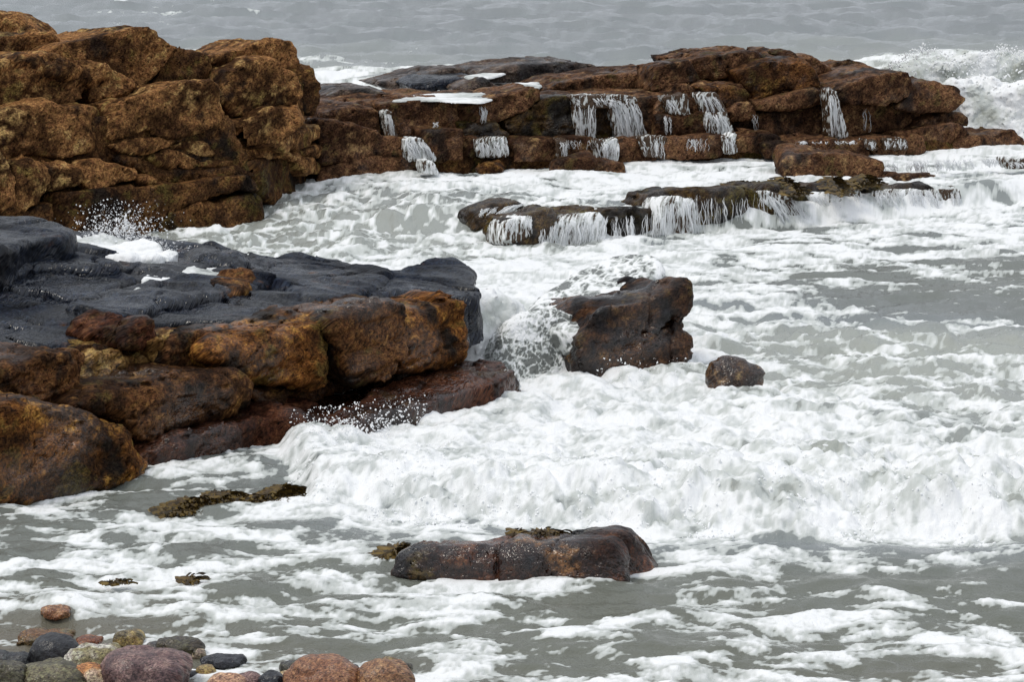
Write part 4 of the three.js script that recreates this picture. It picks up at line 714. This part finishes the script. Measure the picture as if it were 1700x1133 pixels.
fall('white overflow at the foot of the widest reef waterfall', z2, reefFr, 0.1, [[[1385, 494, 1485, 494, 1395, 578, 1485, 580], 60, { rad: 0.013 }], [[1600, 484, 1710, 482, 1620, 560, 1710, 568], 40]]);
fall('two step waterfall left of the orange brown reef head', z3, reefFr, 0.4, [[[168, 280, 252, 278, 196, 356, 300, 362], 50], [[205, 362, 300, 362, 225, 462, 335, 458], 50, { off: -0.06 }], [[10, 296, 115, 282, 35, 358, 125, 362], 26, { rad: 0.006 }], [[0, 376, 40, 376, 5, 458, 45, 462], 16]]);
fall('low trickles on the bottom reef step under the two step waterfall', z3, reefFr, 0.04, [[[285, 478, 345, 470, 295, 546, 348, 548], 26], [[20, 488, 280, 478, 20, 540, 280, 540], 26, { rad: 0.006, bare: true }]]);
fall('single narrow waterfall under the reef head, splashing on a ledge', z3, reefFr, 0.34, [[[782, 262, 812, 262, 792, 466, 868, 468], 46], [[930, 342, 972, 342, 938, 432, 980, 450], 9, { rad: 0.006, off: 0.3 }], [[400, 370, 450, 370, 400, 440, 450, 440], 7, { rad: 0.006, off: 0.3 }]]);
fall('short fringe of falls along the bottom reef ledge to the right', z3, reefFr, -0.04, [[[958, 494, 1002, 494, 975, 528, 1005, 530], 24], [[1040, 490, 1142, 492, 1050, 530, 1142, 530], 50], [[560, 496, 960, 492, 560, 512, 960, 510], 40, { rad: 0.012, bare: true }]]);
fall('curtain of fine falls over the near end of the mossy ledge', z2, ledgeFr, -0.06, [[[1130, 880, 1440, 850, 1115, 1010, 1420, 1010], 210, { rad: 0.009, bare: true }], [[1440, 850, 1710, 834, 1450, 990, 1700, 990], 80, { rad: 0.008, bare: true }], [[985, 860, 1090, 835, 955, 930, 1085, 940], 60, { bare: true }], [[860, 812, 1085, 785, 840, 850, 975, 850], 70, { off: 0.85, bare: true }]]);
fall('slanting bright falls over the middle of the mossy ledge', z3, ledgeFr, -0.04, [[[0, 760, 130, 750, 0, 955, 165, 955], 90, { rad: 0.009, bare: true }], [[150, 745, 480, 742, 165, 935, 500, 910], 60, { rad: 0.006, bare: true }], [[465, 738, 600, 764, 560, 885, 680, 876], 110], [[610, 770, 640, 775, 680, 870, 700, 875], 10, { rad: 0.006 }]]);
fall('bright chute splitting the mossy ledge between seaweed patches', z3, ledgeFr, 0.1, [[[690, 740, 860, 772, 780, 870, 925, 860], 130, { rad: 0.013, bare: true }], [[868, 725, 920, 742, 900, 815, 945, 822], 40]]);
fall('even comb of falls over the seaward end of the mossy ledge', z3, ledgeFr, 0.05, [[[1000, 728, 1260, 720, 1015, 815, 1292, 812], 170, { rad: 0.009, bare: true }], [[1285, 728, 1392, 726, 1290, 810, 1405, 812], 60]]);
fall('long low cascade sliding over the sill at the picture edge', z3, ledgeFr, 0.3, [[[1400, 700, 1720, 690, 1430, 790, 1760, 790], 150, { rad: 0.012, bare: true }]]);
fall('thin cascade over the upper sill behind the seaweed ledge', z3, islFr, 0.2, [[[1030, 592, 1300, 580, 1040, 640, 1310, 640], 110, { rad: 0.012, bare: true }], [[1300, 580, 1560, 575, 1310, 635, 1580, 612], 90, { rad: 0.012, bare: true }], [[1600, 590, 1720, 590, 1620, 620, 1760, 620], 40]]);
fall('white rivulets running off the end of the brown shelf', z5, shelfFr, 0.1, [[[1240, 625, 1300, 640, 1220, 690, 1320, 740], 22, { rad: 0.006 }]]);

// ---------------------------------------------------------------- spray
const dropGeo = new THREE.IcosahedronGeometry(1, 1);
function spray(name, label, drops) {
  const m = shadows(new THREE.InstancedMesh(dropGeo, sprayMat, drops.length)), M = new THREE.Matrix4(), q = new THREE.Quaternion(), E = new THREE.Euler();
  drops.forEach(([p, r, sx = 1], i) => m.setMatrixAt(i, M.compose(p, q.setFromEuler(E.set(rr(0, 6), rr(0, 6), rr(0, 6))), new THREE.Vector3(r * sx, r * (rnd() < 0.25 ? rr(1.5, 3.2) : rr(0.8, 1.3)), r))));
  m.name = numbered(name); m.userData = { kind: 'stuff', label, category: 'spray' }; scene.add(m);
}
const gauss = () => (rnd() + rnd() + rnd() + rnd() - 2) * 1.0;
{
  const fr = frontPlane(100, 560, 400, 540, 0, 0), back = flatPlane(0.95, 230, 420); let d = [];
  const bo = back.o, plane = { o: bo, s: new THREE.Vector3(1, 0, 0), t: new THREE.Vector3(0, 1, 0), w: new THREE.Vector3(0, 0, -1) };
  for (let i = 0; i < 3600; i++) { const h = Math.pow(rnd(), 2.2), x = 215 + 55 * gauss() - 20 * h + (rnd() < 0.5 ? 0 : 40 * gauss()), y = 420 - 66 * h * (0.6 + 0.8 * rnd()); d.push([onPlane(plane, x, y, rr(-0.4, 0.4)), 0.0018 + 0.007 * Math.pow(rnd(), 5) + 0.003 * (1 - h) * rnd()]); }
  for (let c = 0; c < 14; c++) { const x = rr(150, 280), y = rr(375, 410), a = rr(-1.2, 1.2); for (let i = 0; i < 9; i++) d.push([onPlane(plane, x + i * 1.6 * a + rr(-1, 1), y - i * 1.8 + rr(-1, 1), 0), rr(0.003, 0.009)]); }
  spray('spray', 'white droplets thrown up behind the black platform', d);
  d = [];
  for (let i = 0; i < 800; i++) { const h = Math.pow(rnd(), 1.8), x = 480 + 230 * rnd(), y = 742 - (x - 480) * 0.13 - 60 * h; d.push([onPlane(shelfFr, x, y, rr(-0.6, -0.2)), 0.002 + 0.007 * Math.pow(rnd(), 3)]); }
  for (let i = 0; i < 240; i++) { const x = 575 + 18 * gauss() + (rnd() < 0.4 ? 60 : 0), y = 725 - 30 * rnd(); d.push([onPlane(shelfFr, x, y, rr(-0.6, -0.3)), 0.003 + 0.007 * rnd() * rnd()]); }
  spray('spray', 'white droplets leaping in front of the brown shelf', d);
  d = [];
  for (let i = 0; i < 260; i++) { const x = 990 + 150 * rnd(), y = 640 - 45 * Math.pow(rnd(), 2); d.push([onPlane(midFr, x, y, rr(-0.5, -0.2)), 0.002 + 0.007 * Math.pow(rnd(), 3)]); }
  spray('spray', 'white droplets leaping at the foot of the dark boulder', d);
  d = [];
  for (let i = 0; i < 1800; i++) { const x = 1475 + 260 * rnd(), y = 96 - 12 * Math.sin(x * 0.05) - 16 * rnd() * rnd() + 90 * Math.pow(rnd(), 3); d.push([onPlane(surfFr, x, y, rr(0.6, 1.4)), 0.004 + 0.012 * Math.pow(rnd(), 3)]); }
  spray('spray', 'spray off the crest of the breaking wave behind the reef', d);
  d = [];
  for (let i = 0; i < 5000; i++) {                                     // froth along the near breaker
    const x = rr(-1.75, 5.2), b = Math.pow(rnd(), 1.6) * 2.6 - 0.12, z = along(breakLine, x) - b, q = sea(x, z); if (q[1] < 0.45 || noise(x * 2, 5, z * 2) < -0.05) continue;
    d.push([new THREE.Vector3(x, q[0] + rr(-0.01, 0.012) + (rnd() < 0.06 ? rr(0, 0.1) : 0), z), 0.003 + 0.007 * Math.pow(rnd(), 2), rr(1, 1.8)]);
  }
  spray('spray', 'froth flecks along the front of the near breaking wave', d);
}

// ---------------------------------------------------------------- seaweed
function weed(label, zz, flat, level, count, size, height, cols) {
  const p = zz(flat), f = polyField(p.map(([x, y]) => V2(x, y, level))), w = p.map(([x, y]) => V2(x, y, level)), xs = w.map((q) => q[0]), zs = w.map((q) => q[1]), list = [];
  const lo = [Math.min(...xs), Math.min(...zs)], hi = [Math.max(...xs), Math.max(...zs)], at = new THREE.Vector3((lo[0] + hi[0]) / 2, level, (lo[1] + hi[1]) / 2);
  for (let k = 0, guard = 0; k < count && guard < count * 30; guard++) {
    const x = rr(lo[0], hi[0]), z = rr(lo[1], hi[1]), e = f(x, z); if (e > 0) continue; k++;
    const hump = height * sstep(0, 0.25, -e) * (0.6 + 0.8 * (0.5 + noise(x * 2.2, 1, z * 2.2))), n = 4, a = rnd() * 6.2832, L = size * rr(0.6, 1.4), lift = rr(0.2, 0.9), P = [], I = [], Cc = [], c = cols[Math.floor(rnd() * cols.length)], s = rr(0.6, 1.3);
    for (let i = 0; i <= n; i++) {
      const t = i / n, wd = 0.16 * size * (0.5 + 1.1 * t * (1 - 0.4 * t)) , bx = Math.cos(a + 0.6 * t) * L * t, bz = Math.sin(a + 0.6 * t) * L * t, by = hump * rr(0.9, 1) + L * lift * (t - t * t * 0.9) + 0.004;
      for (const q of [-1, 1]) { P.push(x + bx - q * Math.sin(a) * wd - at.x, by + 0.008 * q, z + bz + q * Math.cos(a) * wd - at.z); Cc.push(c[0] * s, c[1] * s, c[2] * s); }
      if (i < n) { const o = 2 * i; I.push(o, o + 1, o + 3, o, o + 3, o + 2); }
    }
    const g = new THREE.BufferGeometry(); g.setAttribute('position', new THREE.Float32BufferAttribute(P, 3)); g.setAttribute('color', new THREE.Float32BufferAttribute(Cc, 3)); g.setIndex(I); g.computeVertexNormals(); list.push(g);
  }
  const t = thing('seaweed_clump', at, label, 'seaweed', 'seaweed on and round the rocks'), g = mergeGeometries(list), m = shadows(new THREE.Mesh(g, weedMat)); triangles += g.index.count / 3; m.name = 'fronds'; m.userData = { kind: 'stuff' }; t.add(m);
}
const WRACK = [[0.085, 0.05, 0.007], [0.115, 0.07, 0.01], [0.05, 0.028, 0.006], [0.14, 0.088, 0.013], [0.035, 0.022, 0.006]];
const z7 = Z(0, 733);
weed('long raft of brown seaweed floating beside the orange platform foot', z7, [740, 330, 830, 290, 960, 290, 1000, 245, 1100, 250, 1200, 270, 1260, 235, 1330, 215, 1430, 235, 1390, 290, 1250, 305, 1100, 315, 900, 345, 780, 355], 0.0, 4200, 0.06, 0.075, WRACK);
weed('tuft of seaweed clinging to the thin end of the low rock', z8, [180, 545, 220, 525, 300, 500, 330, 500, 310, 540, 230, 555], 0.02, 260, 0.08, 0.09, WRACK);
weed('two small seaweed tufts behind the top of the low rock', z8, [800, 440, 850, 425, 900, 440, 960, 425, 1050, 430, 1050, 445, 900, 448], 0.2, 120, 0.07, 0.03, WRACK);
weed('little red brown seaweed tuft alone in the near shallows', z7, [865, 660, 890, 640, 945, 650, 940, 668, 880, 670], 0.03, 60, 0.07, 0.05, WRACK);
weed('faint brown weed strands in the sandy shallows', z7, [480, 665, 540, 655, 600, 660, 610, 675, 500, 678], 0.03, 40, 0.05, 0.02, WRACK);
weed('seaweed mat on top of the mossy ledge, nearer patch', z3, [470, 705, 560, 690, 640, 715, 680, 750, 600, 760, 520, 730], 0.36, 500, 0.09, 0.1, WRACK);
weed('seaweed patch hanging on the mossy ledge between two chutes', z3, [735, 700, 800, 672, 850, 690, 880, 740, 840, 760, 770, 735], 0.36, 420, 0.09, 0.1, WRACK);
weed('seaweed fringe on the mossy ledge before the comb of falls', z3, [860, 700, 930, 664, 1010, 680, 1030, 700, 960, 720, 900, 730], 0.36, 420, 0.09, 0.1, WRACK);
weed('thin seaweed line along the back of the mossy ledge', z3, [280, 700, 330, 688, 450, 692, 460, 706, 300, 708], 0.36, 160, 0.06, 0.03, WRACK);

// ---------------------------------------------------------------- cobbles on the beach
const zp = Z(0, 1000, 400 / 1700), zq = Z(340, 1000, 400 / 1700);
function cobble(label, zz, [x0, y0, x1, y1], c1, c2, o = {}) {
  const [[ax, ay], [bx, by]] = zz([x0, y0, x1, y1]), level = o.level ?? 0.0, foot = ground((ax + bx) / 2, o.foot ?? by, level), k = foot.distanceTo(camera.position) / FOCAL, w = (bx - ax) * k / 2 * 1.12;
  const h = Math.max(0.03, ((o.foot ?? by) - ay) * k * 1.08), dz = w * (o.deep ?? 0.8), seed = (stoneSeed += 3.37), cx = foot.x, cz = foot.z - dz * 0.35, ex = o.square ?? 2.5, cy = level + h * 0.42;
  const field = (a, b, c) => { let u = Math.pow(Math.abs(a / w), ex) + Math.pow(Math.abs(b / (h * 0.58)), ex) + Math.pow(Math.abs(c / dz), ex); u = Math.pow(u, 1 / ex) - 1; return u * Math.min(w, h * 0.58, dz) + 0.1 * w * noise(a * 1.6 / w + seed, b * 1.6 / w, c * 1.6 / w) + 0.035 * w * noise(a * 5 / w + seed, b * 5 / w, c * 5 / w) + 0.0015 * noise(a * 60, b * 60, c * 60); };
  const cell = Math.max(0.007, w * 0.05), pad = 0.04 + w * 0.12, { pos, tri } = nets(field, [-w - pad, -h * 0.58 - pad, -dz - pad], [w + pad, h * 0.58 + pad, dz + pad], cell);
  const n = pos.length / 3, col = new Float32Array(n * 3), uv = new Float32Array(n * 2), uv1 = new Float32Array(n * 2);
  for (let i = 0; i < n; i++) {
    const x = pos[3 * i] + cx, y = pos[3 * i + 1] + cy, z = pos[3 * i + 2] + cz, t = sstep(-0.2, 0.25, fbm(x * 7 + seed, y * 9, z * 7, 4) + 0.03), s = 1 + 0.25 * noise(x * 40, y * 40, z * 40) + 0.2 * noise(x * 95, y * 95, z * 95);
    const c = mix3(c1, c2, t); col.set([c[0] * s, c[1] * s, c[2] * s], 3 * i); uv[2 * i] = clamp((o.wet ?? 0.7) + 0.3 * noise(x * 9, y * 9, z * 9)); uv[2 * i + 1] = 0.5; uv1[2 * i] = (x + 0.45 * z) / 0.5; uv1[2 * i + 1] = (y - 0.8 * z) / 0.5;
  }
  const g = new THREE.BufferGeometry(); g.setAttribute('position', new THREE.Float32BufferAttribute(pos, 3)); g.setAttribute('color', new THREE.BufferAttribute(col, 3)); g.setAttribute('uv', new THREE.BufferAttribute(uv, 2)); g.setAttribute('uv1', new THREE.BufferAttribute(uv1, 2)); g.setIndex(tri); g.computeVertexNormals(); triangles += tri.length / 3;
  const m = shadows(new THREE.Mesh(g, cobbleMat)); m.name = numbered('cobble'); m.position.set(cx, cy, cz); scene.add(m); tag(m, label, 'cobble', o.small ? 'little cobbles between the beach stones' : 'cobbles on the beach');
}
const NAVY = [0.02, 0.022, 0.028], SLATE = [0.05, 0.055, 0.06], OLIVE = [0.12, 0.1, 0.05], OLIVED = [0.06, 0.055, 0.03], PINK = [0.21, 0.135, 0.125], PLUM = [0.1, 0.06, 0.062], CREAM = [0.55, 0.45, 0.32], WHITE = [0.5, 0.5, 0.45], RUST = [0.22, 0.1, 0.05], RUSTD = [0.16, 0.055, 0.025], GOLD = [0.3, 0.22, 0.08], PEACH = [0.5, 0.33, 0.22];
cobble('largest dark navy cobble, egg shaped, behind the others', zp, [225, 255, 545, 480], NAVY, [0.035, 0.037, 0.042], { square: 2.2 });
cobble('dark grey rounded cobble left of the largest navy one', zp, [30, 370, 218, 478], NAVY, SLATE);
cobble('slate grey cobble cut off by the picture edge', zp, [-90, 360, 75, 470], SLATE, [0.09, 0.095, 0.1]);
cobble('smallest dark cobble under the largest navy one', zp, [118, 448, 214, 520], NAVY, SLATE);
cobble('small cream cobble in front of the navy one', zp, [212, 455, 372, 535], CREAM, [0.4, 0.33, 0.2], { wet: 0.3 });
cobble('pale grey cobble with olive stains beside the navy one', zp, [480, 335, 850, 520], WHITE, [0.22, 0.2, 0.1], { wet: 0.3, square: 2.8 });
cobble('big pink and plum cobble, longest of the beach', zp, [745, 380, 1290, 640], PLUM, PINK, { square: 2.8, wet: 0.7 });
cobble('orange and white speckled cobble below the pale grey one', zp, [520, 460, 748, 640], CREAM, [0.38, 0.17, 0.06], { wet: 0.4 });
cobble('long olive cobble under the small cream one', zp, [165, 462, 600, 660], OLIVED, [0.14, 0.13, 0.075]);
cobble('olive grey cobble in the bottom corner', zp, [-60, 440, 182, 680], OLIVED, [0.09, 0.085, 0.06]);
cobble('small wet rust cobble behind the pale grey one', zp, [545, 250, 712, 312], RUST, RUSTD, { wet: 0.85 });
cobble('small salmon cobble touching the wet rust one', zp, [538, 290, 642, 348], [0.32, 0.14, 0.09], RUST, { wet: 0.8 });
cobble('yellow olive rounded cobble half under water', zp, [815, 212, 1012, 318], GOLD, OLIVE, { wet: 0.85 });
cobble('brown and gold cobble behind the largest navy one', zp, [132, 225, 482, 318], OLIVE, [0.16, 0.08, 0.03], { wet: 0.85 });
cobble('dark brown flat topped cobble in the wash', zp, [1130, 275, 1425, 385], [0.05, 0.04, 0.025], OLIVED, { wet: 0.85 });
cobble('grey low cobble leaning on the dark brown one', zp, [1030, 290, 1160, 372], SLATE, [0.1, 0.09, 0.08], { wet: 0.85 });
cobble('flat blue black cobble in the wash', zp, [1450, 390, 1705, 458], NAVY, [0.03, 0.032, 0.042], { wet: 0.85 });
cobble('orange brown stone showing through the sandy shallows', zp, [300, 40, 485, 112], [0.3, 0.16, 0.08], RUSTD, { wet: 0.9 });
cobble('little olive cobble behind the pink and plum one', zp, [790, 368, 925, 432], OLIVE, OLIVED, { wet: 0.7 });
cobble('small grey cobble below the orange speckled one', zp, [560, 545, 725, 640], SLATE, OLIVED);
cobble('small pale green cobble below the pink and plum one', zp, [778, 545, 875, 640], [0.22, 0.23, 0.18], OLIVE, { wet: 0.4 });
cobble('peach cobble at the bottom edge', zp, [1480, 525, 1720, 680], PEACH, [0.42, 0.25, 0.16], { wet: 0.35 });
cobble('dull pink cobble beside the peach one', zq, [220, 515, 405, 640], PINK, PLUM, { wet: 0.4 });
cobble('navy domed cobble at the bottom edge', zq, [388, 505, 558, 660], NAVY, [0.03, 0.034, 0.045], { wet: 0.8 });
cobble('big pointed red orange cobble at the bottom edge', zq, [590, 415, 1085, 700], RUST, [0.27, 0.14, 0.08], { square: 2.1, wet: 0.7 });
cobble('orange brown cobble with plum end at the bottom edge', zq, [1080, 440, 1440, 700], [0.2, 0.1, 0.05], [0.28, 0.16, 0.085], { square: 2.3, wet: 0.7 });
cobble('olive dark cobble behind the big red orange one', zq, [550, 428, 760, 512], OLIVED, SLATE, { wet: 0.8 });
cobble('small yellow cobble between the navy dome and the red orange one', zq, [520, 495, 645, 580], GOLD, CREAM, { wet: 0.5 });
cobble('small blue grey cobble between the two orange ones', zq, [1005, 448, 1090, 530], SLATE, [0.1, 0.11, 0.12], { wet: 0.7 });

const little = Array.from({ length: 34 }, (_, i) => {                    // little ones packed between
  const x = i < 22 ? rr(-10, 330) : rr(430, 680), y = i < 22 ? rr(1092, 1140) : rr(1112, 1140), w = rr(12, 30);
  return { i, x, y, w, h: w * rr(0.5, 0.8), k: rr(0.7, 1.2), wet: rr(0.5, 0.9), key: `${i % 8} ${i < 22}` };
});
for (const q of little) {
  const alike = little.filter((p) => p.key === q.key).sort((a, b) => a.x - b.x), place = alike.length === 1 ? 'little' : ['leftmost little', alike.length > 2 ? 'middle little' : 'rightmost little', 'rightmost little'][alike.indexOf(q)], c = [NAVY, SLATE, OLIVE, PLUM, CREAM, RUST, GOLD, OLIVED][q.i % 8];
  cobble(`${place} ${['navy', 'slate grey', 'olive', 'plum', 'cream', 'rust', 'golden', 'dark olive'][q.i % 8]} cobble wedged among the ${q.i < 22 ? 'stones round the largest navy cobble' : 'orange stones of the bottom edge'}`, Z(0, 0, 1), [q.x, q.y - q.h, q.x + q.w, q.y], c, c.map((v) => v * q.k * 0.6 + 0.03), { wet: q.wet, small: true });
}

console.log('triangles', triangles);
renderer.render(scene, camera);
